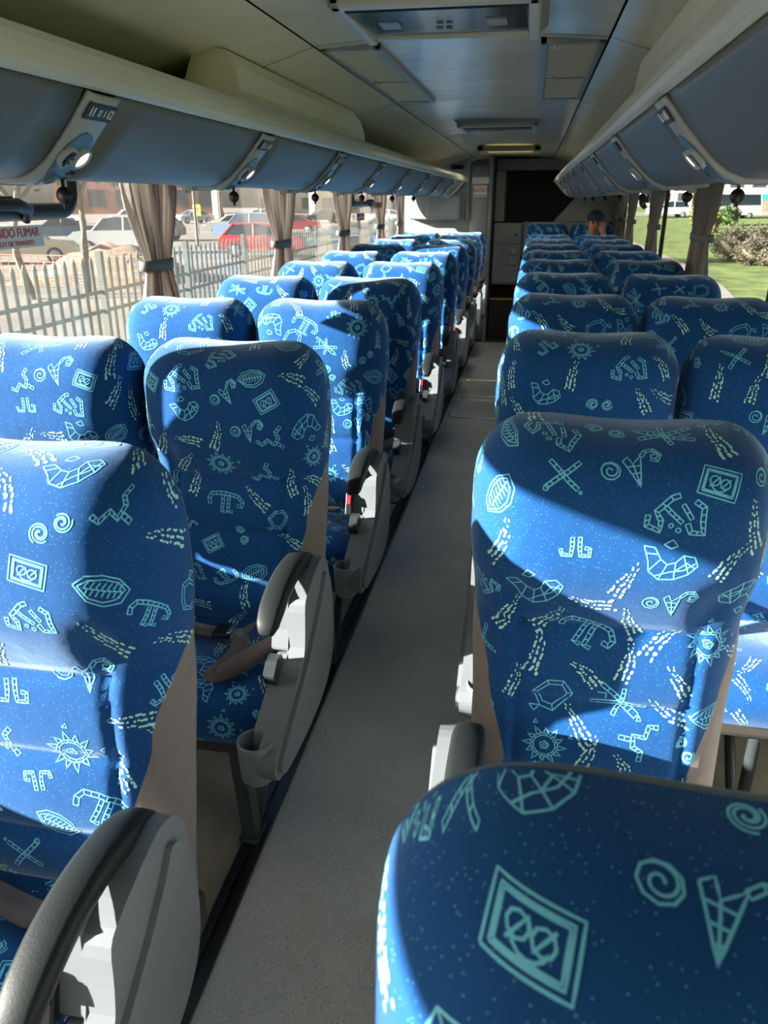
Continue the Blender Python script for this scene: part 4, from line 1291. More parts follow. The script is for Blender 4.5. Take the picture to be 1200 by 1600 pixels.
# toilet cubicle
m = MB(); m.b2((XL, 8.90, 0), (-0.69, 8.96, 1.93)); m.b2((-0.50, 8.90, 0), (-0.455, 9.62, 1.93))
struct(m, 'wall_toilet', 'rear', bevel=0.01)
t = empty('toilet_door', (-0.59, 8.90, 0))
G = []
for j in range(13):
    z = 0.03 + 1.80 * j / 12
    G.append([(-0.095 + 0.195 * i / 14, -0.045 * math.sin(PI * i / 14) ** 0.7 - 0.004, z) for i in range(15)])
m = MB(); m.grid(G, 0, True); d = m.build('door_leaf', 'rear', t, recalc=False)
sol = d.modifiers.new('s', 'SOLIDIFY'); sol.thickness = 0.02
m = MB(); m.tube([(-0.115, -0.01, 1.30), (-0.118, -0.05, 1.32), (-0.12, -0.06, 1.41), (-0.118, -0.05, 1.50), (-0.115, -0.01, 1.52)], 0.010, 8); m.build('grab_handle', 'strip', t)
m = MB(); m.box((0.005, -0.055, 1.10), (0.06, 0.02, 0.07)); l = m.build('door_lock', 'chrome', t, bevel=0.006)
m = MB(); m.b2((-0.075, -0.056, 1.655), (0.10, -0.050, 1.72)); m.build('notice_plate', 'signwhite', t)
p = MB(); p.b2((-0.06, -0.056, 1.53), (0.085, -0.050, 1.64)); p = p.build('sign_plate', 'signwhite', t)
text('sign_text', 'BAÑO', 0.056, (0.012, -0.0575, 1.59), (R(90), 0, 0), 'signred', p)
m = MB(); m.b2((-0.055, -0.0575, 1.54), (0.08, -0.056, 1.548)); m.build('sign_line', 'signred', p)
m = MB(); m.box((-0.02, -0.05, 1.80), (0.06, 0.008, 0.02)); m.build('top_latch', 'strip', t, bevel=0.003)
tag(t, 'narrow curved grey toilet door with a white BAÑO sign in red letters', 'door')
t = empty('fold_box', (-1.06, 8.90, 1.42))
m = MB(); m.b2((-0.27, -0.12, -0.12), (0.28, 0.0, 0.125)); m.build('box_body', 'rear_light', t, bevel=0.02, seg=3)
m = MB(); m.b2((-0.07, -0.128, -0.10), (0.26, -0.118, 0.105)); m.build('box_lid', 'rear_light', t, bevel=0.01)
tag(t, 'grey padded box on the toilet wall behind the last left window seat', 'box')
t = empty('wall_grille', (-0.83, 8.895, 1.82))
m = MB(); m.b2((-0.08, -0.012, -0.035), (0.08, 0.0, 0.035)); m.build('frame', 'rear', t, bevel=0.006)
m = MB(); m.b2((-0.065, -0.014, -0.022), (0.065, -0.010, 0.022)); m.build('slot', 'darkgap', t)
tag(t, 'small dark slotted grille high on the toilet wall beside the door', 'grille')

# rear bench seats, a little raised
for k, (x, lab) in enumerate(((0.15, 'dark blue rear bench seat beside the back cabinet, left of the man'), (0.615, 'dark blue rear bench seat that the man in the cap sits on'))):
    s_ = place_seat((False, -1, 0), x, 8.86, 5 + k * 4, lab, None)
    s_.location.z = 0.085
m = MB(); m.b2((-0.05, 8.45, 0.0), (XR, 9.35, 0.085)); struct(m, 'floor_rear_podium', 'floor2')

# ================================================================= THE MAN
M['skin'] = mat('skin', (0.36, 0.19, 0.135), 0.5, var=0.08, scale=30)
M['jacket'] = mat('dark_jacket', (0.02, 0.022, 0.03), 0.8)
M['shirt'] = mat('grey_lilac_sleeve', (0.30, 0.27, 0.31), 0.8)
M['cap'] = mat('navy_cap', (0.012, 0.02, 0.05), 0.75)
M['trouser'] = mat('dark_trousers', (0.02, 0.02, 0.025), 0.8)
M['brow'] = mat('dark_hair', (0.02, 0.014, 0.01), 0.8)
def skin_obj(name, verts, edges, m, parent, sub=2, merge=None):
    me = bpy.data.meshes.new(name)
    me.from_pydata([v[:3] for v in verts], edges, [])
    o = bpy.data.objects.new(name, me); COL.objects.link(o)
    md = o.modifiers.new('skin', 'SKIN'); md.use_smooth_shade = True
    lay = me.skin_vertices[0] if me.skin_vertices else None
    if lay is None:
        bm = bmesh.new(); bm.from_mesh(me); bm.verts.layers.skin.verify(); bm.to_mesh(me); bm.free(); lay = me.skin_vertices[0]
    for i, v in enumerate(verts):
        lay.data[i].radius = (v[3], v[4] if len(v) > 4 else v[3])
    lay.data[0].use_root = True
    o.modifiers.new('sub', 'SUBSURF').levels = sub
    o.modifiers['sub'].render_levels = sub
    me.materials.append(M[m])
    o.parent = parent
    return o
man = empty('person', (0.60, 8.66, 0.14))
# local frame: faces -y; seat top about z 0.47
V = [(0, 0.0, 0.50, .10, .085), (0, 0.02, 0.68, .095, .07), (0, -0.02, 0.84, .10, .07), (0, -0.06, 0.93, .075, .055), (0.0, -0.10, 1.02, .046, .046), (0.005, -0.13, 1.085, .056, .062), (0.01, -0.145, 1.13, .068, .08), (0.012, -0.14, 1.18, .068, .085), (0.012, -0.13, 1.215, .05, .06),
     (0.15, -0.07, 0.91, .042), (0.19, -0.20, 0.80, .038), (0.14, -0.27, 0.93, .034), (0.085, -0.245, 1.06, .026), (0.075, -0.235, 1.105, .032, .018),
     (-0.16, -0.06, 0.90, .042), (-0.24, -0.12, 0.74, .038), (-0.16, -0.28, 0.60, .034), (-0.10, -0.34, 0.57, .026), (-0.06, -0.37, 0.565, .032, .018),
     (0.09, -0.12, 0.52, .085), (0.12, -0.42, 0.50, .065), (0.12, -0.46, 0.25, .05), (0.12, -0.46, 0.03, .04),
     (-0.09, -0.12, 0.52, .085), (-0.12, -0.42, 0.50, .065), (-0.12, -0.46, 0.25, .05), (-0.12, -0.46, 0.03, .04)]
E_ = [(0, 1), (1, 2), (2, 3), (3, 4), (4, 5), (5, 6), (6, 7), (7, 8), (3, 9), (9, 10), (10, 11), (11, 12), (12, 13), (3, 14), (14, 15), (15, 16), (16, 17), (17, 18), (0, 19), (19, 20), (20, 21), (21, 22), (0, 23), (23, 24), (24, 25), (25, 26)]
def add_finger(base, pts, r):
    i = len(V)
    for k, p in enumerate(pts):
        V.append((*p, r * (1 - 0.12 * k))); E_.append((base if k == 0 else i + k - 1, i + k))
for q in range(4):      # right hand curled against the cheek
    dx = -0.012 + q * 0.004; l = [0.9, 1.0, 0.95, 0.75][q]
    x0 = 0.055 + q * 0.0155
    add_finger(13, [(x0 + .006, -0.245, 1.128), (x0 - .006, -0.238, 1.128 + .022 * l), (x0 - .02, -0.222, 1.128 + .030 * l)], 0.0085)
add_finger(13, [(0.045, -0.245, 1.10), (0.028, -0.24, 1.115), (0.016, -0.235, 1.125)], 0.009)
for q in range(4):
    l = [0.9, 1.0, 0.95, 0.8][q]
    add_finger(18, [(-0.045, -0.395 + q * 0.016, 0.567), (-0.02, -0.402 + q * 0.016, 0.563), (-0.018 + .02 * l, -0.40 + q * 0.016, 0.548)], 0.0085)
add_finger(18, [(-0.07, -0.402, 0.575), (-0.05, -0.42, 0.572), (-0.035, -0.43, 0.565)], 0.009)
skin_obj('body', V, E_, 'skin', man)
# face
m = MB()
m.ell((0.012, -0.240, 1.130), (0.011, 0.018, 0.024), nu=12, nv=8)
m.ell((0.012, -0.250, 1.114), (0.015, 0.014, 0.010), nu=12, nv=8)
m.build('nose', 'skin', man)
for sx in (-1, 1):
    m = MB(); m.ell((0.012 + sx * 0.029, -0.230, 1.143), (0.012, 0.008, 0.005), nu=12, nv=8); m.build('eye', 'brow', man)
    m = MB(); m.ell((0.012 + sx * 0.030, -0.232, 1.158), (0.017, 0.010, 0.004), nu=12, nv=6); m.build('eyebrow', 'brow', man)
    m = MB(); m.ell((0.012 + sx * 0.078, -0.135, 1.14), (0.010, 0.018, 0.030), nu=12, nv=8); m.build('ear', 'skin', man)
M['lips'] = mat('lips', (0.30, 0.09, 0.08), 0.5)
m = MB(); m.ell((0.012, -0.232, 1.088), (0.024, 0.010, 0.006), nu=12, nv=6); m.build('mouth', 'lips', man)
# cap
m = MB()
G = []
for j in range(11):
    t_ = PI / 2 * j / 10; G.append([(0.012 + 0.088 * math.cos(t_) * math.cos(2 * PI * i / 24), -0.135 + 0.105 * math.cos(t_) * math.sin(2 * PI * i / 24), 1.180 + 0.085 * math.sin(t_)) for i in range(24)])
m.grid(G, 0, True, cu=True)
c = m.build('cap', 'cap', man)
G = []
for j in range(6):
    f = j / 5
    G.append([(0.012 + (0.080 - 0.012 * f ** 2) * math.sin(a), -0.135 - 0.095 * math.cos(a) - 0.050 * f * math.cos(a), 1.188 - 0.012 * f - 0.014 * abs(math.sin(a)) ** 2) for a in [R(-78 + 156 * i / 16) for i in range(17)]])
m = MB(); m.grid(G, 0, True); b = m.build('cap_brim', 'cap', c, recalc=False); sol = b.modifiers.new('s', 'SOLIDIFY'); sol.thickness = 0.004
# jacket, pale left sleeve, trousers and shoes
JV = [(0, 0.0, 0.50, .17, .14), (0, 0.02, 0.66, .165, .13), (0, -0.0, 0.77, .17, .13), (0, -0.06, 0.90, .15, .12), (0.0, -0.09, 1.0, .075, .07), (0.16, -0.07, 0.92, .082), (0.19, -0.20, 0.80, .060), (0.145, -0.265, 0.92, .050), (0.095, -0.25, 1.03, .040), (-0.13, -0.06, 0.93, .085)]
skin_obj('jacket', JV, [(0, 1), (1, 2), (2, 3), (3, 4), (3, 5), (5, 6), (6, 7), (7, 8), (3, 9)], 'jacket', man)
skin_obj('sleeve', [(-0.165, -0.06, 0.94, .088), (-0.24, -0.12, 0.76, .068), (-0.17, -0.27, 0.62, .048), (-0.12, -0.325, 0.58, .038)], [(0, 1), (1, 2), (2, 3)], 'shirt', man)
skin_obj('trousers', [(0, 0.0, 0.50, .15, .12), (0.09, -0.12, 0.52, .10), (0.12, -0.42, 0.50, .08), (0.12, -0.46, 0.25, .065), (0.12, -0.46, 0.08, .055), (-0.09, -0.12, 0.52, .10), (-0.12, -0.42, 0.50, .08), (-0.12, -0.46, 0.25, .065), (-0.12, -0.46, 0.08, .055)], [(0, 1), (1, 2), (2, 3), (3, 4), (0, 5), (5, 6), (6, 7), (7, 8)], 'trouser', man)
for sx in (-1, 1):
    m = MB(); m.ell((sx * 0.12, -0.52, 0.0), (0.045, 0.12, 0.035)); m.build('shoe', 'black', man)
tag(man, 'man in a dark jacket and navy cap slumped on the rear bench, hand against cheek', 'person')

# ================================================================= OUTSIDE
M['asphalt'] = mat('asphalt', (0.19, 0.165, 0.145), 0.85, var=0.25, scale=0.35)
M['drive'] = mat('driveway', (0.30, 0.27, 0.25), 0.85, var=0.12, scale=0.5)
def lawn_mat():
    m_ = mat('lawn', (0.14, 0.19, 0.045), 0.9, var=0.45, scale=1.3, bump=0.6, bscale=30)
    return m_
M['lawn'] = lawn_mat()
M['fence'] = mat('fence_paint', (0.08, 0.092, 0.08), 0.5, var=0.15, scale=4)
M['bark'] = mat('bark', (0.20, 0.15, 0.11), 0.9, var=0.3, scale=12, bump=0.5, bscale=20)
M['leaf'] = mat('leaf_green', (0.08, 0.13, 0.035), 0.7, var=0.4, scale=3)
M['leaf_y'] = mat('leaf_yellow', (0.24, 0.20, 0.05), 0.7, var=0.3, scale=3)
M['leaf_b'] = mat('leaf_brown', (0.13, 0.11, 0.07), 0.8, var=0.35, scale=4)
M['tyre'] = mat('tyre', (0.012, 0.012, 0.012), 0.7)
M['rim'] = mat('rim', (0.45, 0.45, 0.46), 0.35, 0.6)
M['carglass'] = mat('car_glass', (0.02, 0.03, 0.04), 0.08, spec=0.8)
M['rock'] = mat('rubble', (0.28, 0.18, 0.13), 0.9, var=0.35, scale=2.5, bump=0.6, bscale=9)
M['net'] = mat('orange_net', (0.55, 0.20, 0.12), 0.7)
for nm, c_ in dict(white=(0.75, 0.75, 0.74), silver=(0.42, 0.44, 0.46), red=(0.62, 0.015, 0.03), dred=(0.22, 0.02, 0.03), blue=(0.06, 0.10, 0.22), dark=(0.03, 0.035, 0.045), beige=(0.50, 0.44, 0.34)).items():
    M['car_' + nm] = mat('car_paint_' + nm, c_, 0.25, spec=0.6)
for nm, c_ in dict(brick=(0.34, 0.17, 0.12), cream=(0.60, 0.50, 0.36), pink=(0.52, 0.38, 0.33), greyb=(0.33, 0.34, 0.36)).items():
    M['bld_' + nm] = mat('facade_' + nm, c_, 0.85, var=0.12, scale=0.4)
M['bld_glass'] = mat('facade_glass', (0.05, 0.06, 0.08), 0.15)
M['hoard_green'] = mat('hoarding_green', (0.03, 0.36, 0.22), 0.6)
M['orange'] = mat('sign_orange', (0.85, 0.45, 0.04), 0.5)

def gz(x, y):
    r_ = math.hypot(x, y)
    return GZ + (1.25 * smooth(70, 130, r_) if x > 0 else 0)
m = MB(); G = [[(x, y, GZ - (0.02 if x > -4 else 0)) for x in (-160, -60, -20, -8, -4, CX + 1.6)] for y in (-40, 0, 30, 80, 260)]
m.grid(G, 0, True); struct(m, 'ground_asphalt', 'asphalt', recalc=False)
m = MB(); G = [[(x, y, gz(x, y) - (0.03 if x < 3 else 0)) for x in [1.3 + 0.5 * q for q in range(8)] + [6 + 4 * q for q in range(30)]] for y in [-30 + 5 * q for q in range(60)]]
m.grid(G, 0, True); struct(m, 'ground_lawn', 'lawn', recalc=False)
m = MB(); G = [[(x, y, GZ + 0.01) for x in (0.9, 4.0 + 2.4 * smooth(6, 34, y), )] for y in range(-30, 60, 4)]
m.grid(G, 0, True); struct(m, 'ground_driveway', 'drive', recalc=False)
m = MB(); G = [[(x, y, gz(x, y) + 0.03) for y in (101, 104, 108, 112)] for x in range(2, 110, 4)]
m.grid(G, 0, True); struct(m, 'ground_road', 'drive', recalc=False)
# bus roof and lower body seen only through its shadow
m = MB(); m.b2((XL - 0.05, Y0, 2.05), (XR + 0.05, Y1 + 0.3, 2.70)); m.b2((XL - 0.05, Y0, -0.75), (XR + 0.05, Y1 + 0.3, -0.08)); struct(m, 'wall_bus_exterior', 'wall', bevel=0.08)

# --- palisade fence, panel by panel
def fence_panel():
    t = empty('palisade_fence_panel')
    m = MB()
    n = 13; L = 2.36
    for k in range(n):
        y = L * (k + 0.5) / n
        m.prism([(-0.032, 0.05), (0.032, 0.05), (0.032, 1.84), (0.0, 1.90), (-0.032, 1.84)], -0.012, 0.004, axis='x')
        for v in range(len(m.v) - 20, len(m.v)):
            x_, y_, z_ = m.v[v]; m.v[v] = (x_, y_ + y, z_)
    m.build('picket_row', 'fence', t)
    for z in (1.50, 1.28, 0.35):
        m = MB(); m.b2((0.004, 0, z - 0.02), (0.03, L + 0.04, z + 0.02)); m.build('rail', 'fence', t)
    m = MB(); m.b2((0.0, -0.035, 0), (0.07, 0.035, 1.95)); m.build('post', 'fence', t)
    return t
fp = fence_panel(); gg = 'palisade fence panels beyond the left windows'
for k in range(17):
    f = fp if k == 0 else copy_tree(fp)
    f.location = (-4.95, 1.4 + 2.4 * k, GZ)
    tag(f, 'grey-green steel picket panel of the fence standing outside the left windows', 'fence', gg)

# --- vehicles
def vehicle(loc, rz, paint_, lab, kind='hatch', cat='car'):
    t = empty(kind if kind not in ('hatch', 'sedan', 'suv') else {'hatch': 'hatchback_car', 'sedan': 'sedan_car', 'suv': 'suv_car'}[kind], loc, R(rz))
    P = {'hatch': dict(L=3.9, W=1.66, lo=[(-1.95, .35), (-1.93, .75), (-1.75, .92), (-.95, .97), (1.80, .98), (1.95, .80), (1.95, .35)], gh=[(-1.0, .95), (-.45, 1.42), (.15, 1.50), (1.30, 1.46), (1.78, .97)]),
         'sedan': dict(L=4.4, W=1.7, lo=[(-2.2, .35), (-2.2, .65), (-2.0, .85), (-1.0, .93), (1.35, .96), (2.15, .92), (2.22, .6), (2.2, .35)], gh=[(-1.05, .92), (-.45, 1.34), (.1, 1.42), (.75, 1.38), (1.45, .95)]),
         'suv': dict(L=4.5, W=1.8, lo=[(-2.25, .42), (-2.25, .85), (-2.05, 1.05), (-1.1, 1.10), (2.15, 1.12), (2.25, .9), (2.25, .42)], gh=[(-1.15, 1.08), (-.6, 1.65), (0, 1.75), (1.75, 1.72), (2.12, 1.10)]),
         'minibus': dict(L=6.4, W=2.0, lo=[(-3.2, .4), (-3.2, .9), (-3.0, 1.15), (-2.3, 1.3), (3.15, 1.35), (3.2, .4)], gh=[(-2.35, 1.28), (-1.7, 2.2), (-1.0, 2.5), (3.0, 2.5), (3.15, 1.33)])}[kind]
    w = P['W'] / 2
    m = MB(); m.prism(P['lo'], -w, w, axis='y'); body = m.build('body', paint_, t, bevel=0.07, seg=3)
    gh = P['gh']; n = len(gh)
    A = [(a, -w * (0.94 if z < 1.15 or z == gh[0][1] else 0.80), z) for a, z in gh]; B = [(a, -y, z) for a, y, z in A]
    m = MB(); m.add(A + B, [(i, (i + 1) % n, n + (i + 1) % n, n + i) for i in range(n)] + [tuple(range(n)), tuple(range(n, 2 * n))])
    m.build('greenhouse', 'carglass', t, bevel=0.03)
    # roof and pillars
    m = MB()
    zt_ = max(z for a, z in gh); top = [(a, z) for a, z in gh if z > zt_ - 0.18]
    m.prism([(top[0][0] + .05, top[0][1] - .02)] + [(a, z + .02) for a, z in top] + [(top[-1][0] + .05, top[-1][1] - .05)] + [(a, z - .05) for a, z in top[::-1]], -w * .80, w * .80, axis='y')
    for s_ in (-1, 1):
        xs = [gh[0][0] + 0.04, None]
        for (a0, z0), (a1, z1) in ((gh[0], gh[1]), (gh[-1], gh[-2]), ((0.28 * (gh[0][0] + gh[-1][0]) + 0.1, gh[0][1]), (0.28 * (gh[0][0] + gh[-1][0]) + 0.12, zt_ - 0.04))):
            m.tube([(a0, s_ * w * .94, z0), (a1, s_ * w * .81, z1)], 0.045, 6)
    m.build('roof', paint_, t)
    xr = P['L'] * 0.31
    for x in (-xr, xr):
        for s_ in (-1, 1):
            m = MB(); m.lathe([(0.0, -0.10), (0.30, -0.10), (0.335, -0.06), (0.335, 0.08), (0.30, 0.10), (0.22, 0.10)], (0, 0, 0), 20, axis='y')
            wh = m.build('wheel', 'tyre', t); wh.location = (x, s_ * (w - 0.08), 0.335)
            m = MB(); m.lathe([(0.0, 0.115), (0.06, 0.12), (0.21, 0.10), (0.22, 0.09)], (0, 0, 0), 20, axis='y'); hb = m.build('hubcap', 'rim', wh)
            if s_ < 0: hb.rotation_euler = (0, 0, PI)
    for s_ in (-1, 1):
        m = MB(); m.box((P['lo'][1][0] + 0.02, s_ * (w - 0.28), P['lo'][1][1] - 0.02), (0.10, 0.34, 0.13)); m.build('headlight', 'white', t, bevel=0.02)
        m = MB(); m.box((P['lo'][-2][0] - 0.02, s_ * (w - 0.15), P['lo'][-2][1] - 0.05), (0.08, 0.22, 0.22)); m.build('tail_light', 'red', t, bevel=0.02)
    tag(t, lab, cat)
    return t
vehicle((-21.2, 31.0, GZ), 205, 'car_beige', 'beige-white sedan parked behind the fence below the no smoking notice', 'sedan')
vehicle((-20.3, 37.8, GZ), 15, 'car_silver', 'silver SUV parked behind the fence left of the first curtain', 'suv')
vehicle((-12.4, 36.6, GZ), 188, 'car_red', 'bright red hatchback behind the fence beside the second left curtain', 'hatch')
vehicle((-23.5, 62.0, GZ), 20, 'car_white', 'white sedan in the back row of the car park, left of the dark red car', 'sedan')
vehicle((-18.8, 62.5, GZ), 10, 'car_dred', 'dark red sedan in the back row of the car park', 'sedan')
vehicle((-24.5, 50.0, GZ), 5, 'car_dark', 'dark car parked in front of the white sedan in the car park', 'hatch')
vehicle((-17.6, 49.5, GZ), -10, 'car_blue', 'dark blue SUV in the middle row of the car park', 'suv')
vehicle((-30.0, 48.0, GZ), 30, 'car_blue', 'dark blue sedan parked behind the silver SUV', 'sedan')
for k, (x, y, c_, nm_) in enumerate(((-52, 84, 'white', 'white'), (-45, 86, 'white', 'white'), (-38, 88, 'silver', 'silver'), (-31, 90, 'white', 'white'), (-24, 92, 'dark', 'dark'), (-58, 72, 'dark', 'dark'), (-17, 95, 'white', 'white'))):
    vehicle((x, y, GZ), 15 + 20 * (k % 3), 'car_' + c_, 'tiny %s car in the far row of the car park, %s from the left' % (nm_, onum[k]), ('sedan', 'hatch')[k % 2])
vehicle((21.0, 96.0, gz(21, 96)), 8, 'car_white', 'white minibus on the road beyond the lawn on the right', 'minibus', 'minibus')
vehicle((15.0, 98.0, gz(15, 98)), 10, 'car_white', 'white car on the far road left of the minibus', 'suv')
vehicle((30.5, 97.0, gz(30, 97)), 10, 'car_white', 'white car entering at the right edge beyond the lawn', 'hatch')

# --- plants
def leaf_cloud(m, c, r, n, size, rnd, shell=0.55):
    for _ in range(n):
        a = rnd.uniform(0, 2 * PI); z = rnd.uniform(-1, 1); q = rnd.uniform(shell, 1.0) * (0.85 + 0.3 * math.sin(a * 3 + z * 4))
        s_ = math.sqrt(1 - z * z)
        p = Vector((c[0] + r[0] * q * s_ * math.cos(a), c[1] + r[1] * q * s_ * math.sin(a), c[2] + r[2] * q * z))
        u = Vector((rnd.gauss(0, 1), rnd.gauss(0, 1), rnd.gauss(0, 1))).normalized(); v = u.orthogonal().normalized()
        sz = size * rnd.uniform(.6, 1.3)
        m.add([p - u * sz, p + v * sz * .5, p + u * sz, p - v * sz * .5], [(0, 1, 2, 3)])
def tree(x, y, h, r, lab, leafm='leaf', n=1500, seed=1, trunk=0.14, size=0.16):
    rnd = random.Random(seed)
    t = empty('tree', (x, y, gz(x, y)))
    m = MB(); pts = [(0.15 * math.sin(k * .9 + seed), 0.12 * math.cos(k * 1.1), h * 0.72 * k / 6) for k in range(7)]
    m.tube(pts, [trunk * (1 - .08 * k) for k in range(7)], 8)
    for q in range(5):
        a = q * 1.3 + seed; m.tube([pts[4], (r * .4 * math.cos(a), r * .4 * math.sin(a), h * .68), (r * .75 * math.cos(a), r * .75 * math.sin(a), h * .82)], [trunk * .5, trunk * .35, trunk * .15], 6)
    m.build('trunk', 'bark', t)
    m = MB()
    for q in range(6):
        a = q * 1.1 + seed
        leaf_cloud(m, (r * .5 * math.cos(a), r * .5 * math.sin(a), h * (.72 + .12 * (q % 3))), (r * .6, r * .6, h * .17), n // 6, size, rnd, .2)
    m.build('foliage', leafm, t, recalc=False)
    tag(t, lab, 'tree')
def shrub(x, y, w, h, lab, leafm='leaf_b', seed=1, n=1500, size=0.05, g=None):
    rnd = random.Random(seed); t = empty('shrub', (x, y, gz(x, y)))
    m = MB()
    for q in range(5):
        a = q * 1.25 + seed; m.tube([(0, 0, 0), (w * .2 * math.cos(a), w * .2 * math.sin(a), h * .5)], [0.03, 0.012], 5)
    m.build('stems', 'bark', t)
    m = MB(); m.ell((0, 0, h * .45), (w * .30, w * .30, h * .34))
    leaf_cloud(m, (0, 0, h * .5), (w * .5, w * .5, h * .5), n * 3, size, rnd, .6)
    m.build('foliage', leafm, t, recalc=False)
    tag(t, lab, 'shrub', g)
tree(-13.2, 19.3, 4.9, 2.2, 'slim pale-barked tree behind the fence, leftmost of the group', seed=3, trunk=.12)
tree(-12.2, 20.6, 5.4, 1.8, 'slim pale-barked tree behind the fence, middle of the group', seed=5, trunk=.12)
tree(-14.0, 29.0, 8.0, 2.6, 'slim tree behind the fence, right of the group near the silver car', seed=8, trunk=.13)
tree(-17.5, 23.5, 5.0, 2.8, 'leafy tree behind the beige car beyond the left window', seed=11, trunk=.15)
for k, (x, y, h) in enumerate(((-62, 118, 8), (-48, 122, 7), (-20, 128, 8), (-32, 132, 9))):
    tree(x, y, h, 4.5, 'bushy tree on the far side of the car park, %s from the left' % onum[[0, 1, 3, 2][k]], seed=20 + k, size=.4, trunk=.3, leafm=('leaf', 'leaf_y')[k % 2])
for k, (x, y, w, h, lm) in enumerate(((8.6, 37.5, 1.7, 1.5, 'leaf_b'), (9.6, 37.0, 1.8, 1.6, 'leaf_b'), (8.9, 35.2, 1.5, 1.1, 'leaf_b'), (10.2, 35.5, 1.9, 1.5, 'leaf_b'), (9.4, 33.0, 1.6, 1.1, 'leaf_b'), (9.2, 41.0, 1.6, 1.3, 'leaf'))):
    shrub(x, y, w, h, 'rounded %s shrub in the cluster on the lawn, %s' % ('dry brown' if lm == 'leaf_b' else 'green', ['left front', 'middle', 'low front', 'right', 'lowest and nearest', 'farthest and darkest'][k]), lm, seed=k)
shrub(13.6, 70, 2.2, 3.0, 'tall yellow-leaved shrub between the two nearest right curtains', 'leaf_y', 31, 1400, .12)
shrub(12.0, 60, 1.6, 1.9, 'smaller yellow-green shrub on the lawn near the curtain', 'leaf_y', 33, 900, .1)
shrub(18.2, 83, 2.4, 1.8, 'green bush on the lawn below the minibus', 'leaf', 35, 900, .12)
shrub(14.8, 76, 1.8, 2.4, 'thin orange-green sapling bush left of the minibus', 'leaf_y', 37, 500, .12)
shrub(26.0, 90, 3.0, 1.6, 'low green bush at the far right beyond the lawn', 'leaf', 39, 900, .14)
# rubble heap with orange netting behind the fence
m = MB(); G = []
rnd = random.Random(5)
for j in range(13):
    G.append([(-16.5 + 5.5 * i / 16, 22.5 + 5 * j / 12, GZ + 1.1 * max(0, math.sin(PI * i / 16)) * max(0, math.sin(PI * j / 12)) * (1 + rnd.uniform(-.15, .15))) for i in range(17)])
m.grid(G, 0, True); tag(m.build('rubble_heap', 'rock', recalc=False), 'low brown heap of rubble behind the fence left of the first curtain', 'heap')
m = MB()
for k in range(24):
    x = -16.5 + 0.25 * k; m.tube([(x, 22.2, GZ), (x, 22.25, GZ + .95)], 0.014, 4)
for z in range(5): m.tube([(-16.5, 22.2, GZ + .15 + .2 * z), (-10.6, 22.25, GZ + .12 + .2 * z)], 0.014, 4)
tag(m.build('safety_net', 'net'), 'pinkish orange safety netting strung in front of the rubble heap', 'net')
# lamp posts and sign
for k, (x, y, h) in enumerate(((-18.9, 44.0, 6.5), (-14.5, 44.0, 6.5), (-30, 76, 8))):
    t = empty('lamp_post', (x, y, GZ))
    m = MB(); m.tube([(0, 0, 0), (0, 0, h)], [0.09, 0.06], 8); m.build('pole', 'fence', t)
    m = MB(); m.tube([(0, 0, h), (0.8, 0, h + .15)], 0.04, 6); m.box((1.0, 0, h + .15), (.5, .2, .1)); m.build('lamp_arm', 'fence', t)
    tag(t, 'grey pole in the car park, %s of the three' % ['left and near', 'right and near', 'farthest'][k], 'lamp post')
t = empty('parking_sign', (-25.6, 60, GZ)); m = MB(); m.tube([(0, 0, 0), (0, 0, 1.4)], 0.05, 8); m.build('pole', 'fence', t)
m = MB(); m.box((0, 0, 1.75), (.62, .05, .8)); m.build('sign_plate', 'orange', t, bevel=0.01)
m = MB(); m.box((0, -0.03, 1.88), (.36, .012, .10)); m.box((0, -0.03, 1.68), (.30, .012, .08)); m.build('sign_marks', 'tag', t)
tag(t, 'orange-yellow sign on a pole in the car park seen beside the first curtain', 'sign')

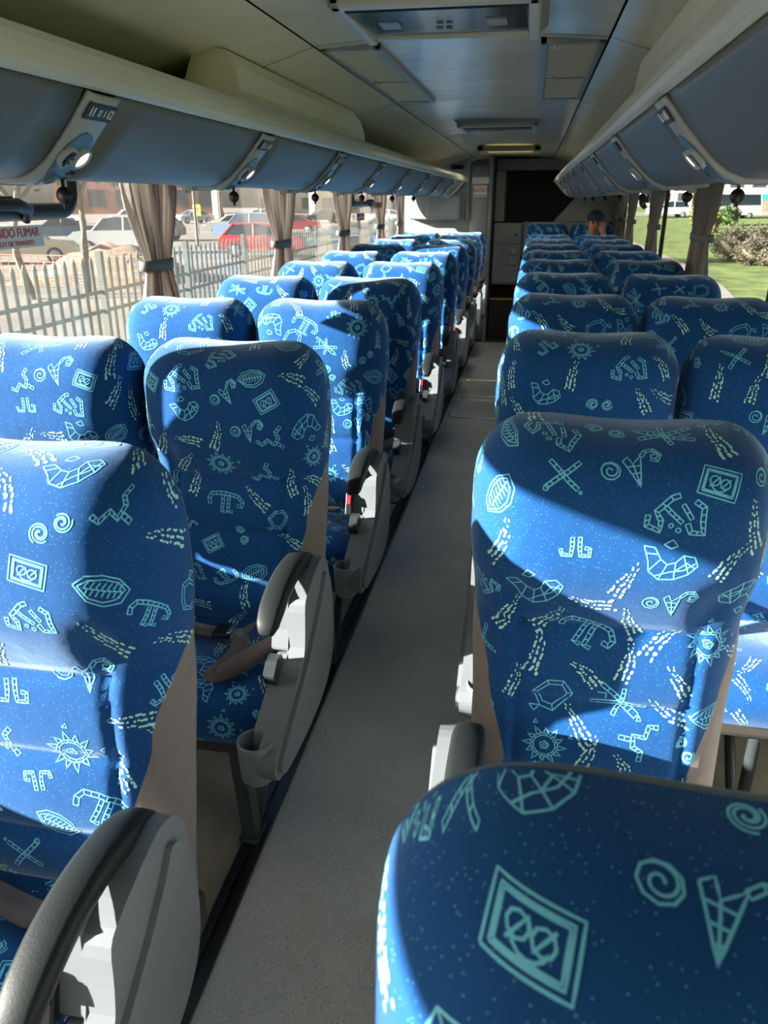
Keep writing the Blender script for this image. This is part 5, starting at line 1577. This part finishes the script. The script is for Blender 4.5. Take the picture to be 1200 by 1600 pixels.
# --- buildings
def building(x, y, w, d, h, matn, lab, rz=0, cols=6, rows=3):
    t = empty('building', (x, y, gz(x, y) - 0.2), R(rz))
    m = MB(); m.b2((-w / 2, -d / 2, 0), (w / 2, d / 2, h)); m.b2((-w / 2 - .2, -d / 2 - .2, h), (w / 2 + .2, d / 2 + .2, h + .35)); m.build('wall', matn, t)
    ww, hh = w / cols, h / rows
    me = None
    for i in range(cols):
        for j in range(rows):
            if me is None:
                mm = MB(); mm.b2((-ww * .3, -.1, -hh * .28), (ww * .3, .05, hh * .28)); me = mm.mesh('window', ['bld_glass'])
            o = link_mesh('window', me, t); o.location = (-w / 2 + ww * (i + .5), -d / 2, hh * (j + .55))
    tag(t, lab, 'building')
building(-75, 150, 30, 12, 16, 'bld_brick', 'brick apartment block far behind the car park, leftmost', 20)
building(-48, 165, 16, 12, 22, 'bld_cream', 'tall cream building far behind the car park', 15, 4, 6)
building(-33, 170, 10, 10, 24, 'bld_pink', 'pinkish tower beside the tall cream building', 10, 3, 7)
building(-18, 175, 12, 10, 18, 'bld_brick', 'reddish brown block behind the footbridge', 5, 4, 5)
building(-2, 185, 14, 10, 15, 'bld_greyb', 'grey block far behind the left rear windows', 0, 4, 4)
building(42, 165, 22, 12, 11, 'bld_pink', 'pinkish apartment block beyond the road on the right', -8, 6, 4)
building(24, 178, 14, 12, 13, 'bld_cream', 'cream block far beyond the minibus', -5, 4, 4)
building(64, 150, 20, 12, 9, 'bld_brick', 'brown brick block at the far right edge', -15, 5, 3)
building(16, 212, 14, 12, 13, 'bld_greyb', 'grey block seen through the farthest right windows', 0, 4, 4)
# footbridge
t = empty('footbridge', (-30, 110, GZ))
m = MB(); m.b2((-16, -1, 5.0), (16, 1, 5.5)); m.build('deck', 'bld_cream', t)
m = MB(); m.b2((-16, -1.05, 6.5), (16, -.95, 6.6))
for k in range(33): m.b2((-16 + k, -1.03, 5.5), (-15.94 + k, -.97, 6.5))
m.build('railing', 'orange', t)
for x in (-14, 0, 14):
    m = MB(); m.b2((x - .4, -.4, 0), (x + .4, .4, 5)); m.build('pier', 'bld_cream', t)
tag(t, 'yellowish pedestrian footbridge crossing behind the car park', 'bridge')
# hoarding beyond the road
t = empty('hoarding', (31, 112, gz(31, 112)))
m = MB(); m.b2((-5, -.05, 0), (9, .05, 1.3)); m.build('lower_board', 'rock', t)
m = MB(); m.b2((-5, -.06, 1.3), (9, .06, 2.1)); m.build('green_band', 'hoard_green', t)
m = MB(); m.b2((-5, -.05, 2.1), (9, .05, 2.7)); m.build('white_band', 'white', t)
tag(t, 'hoarding with a green and white band beyond the road at the right', 'hoarding')
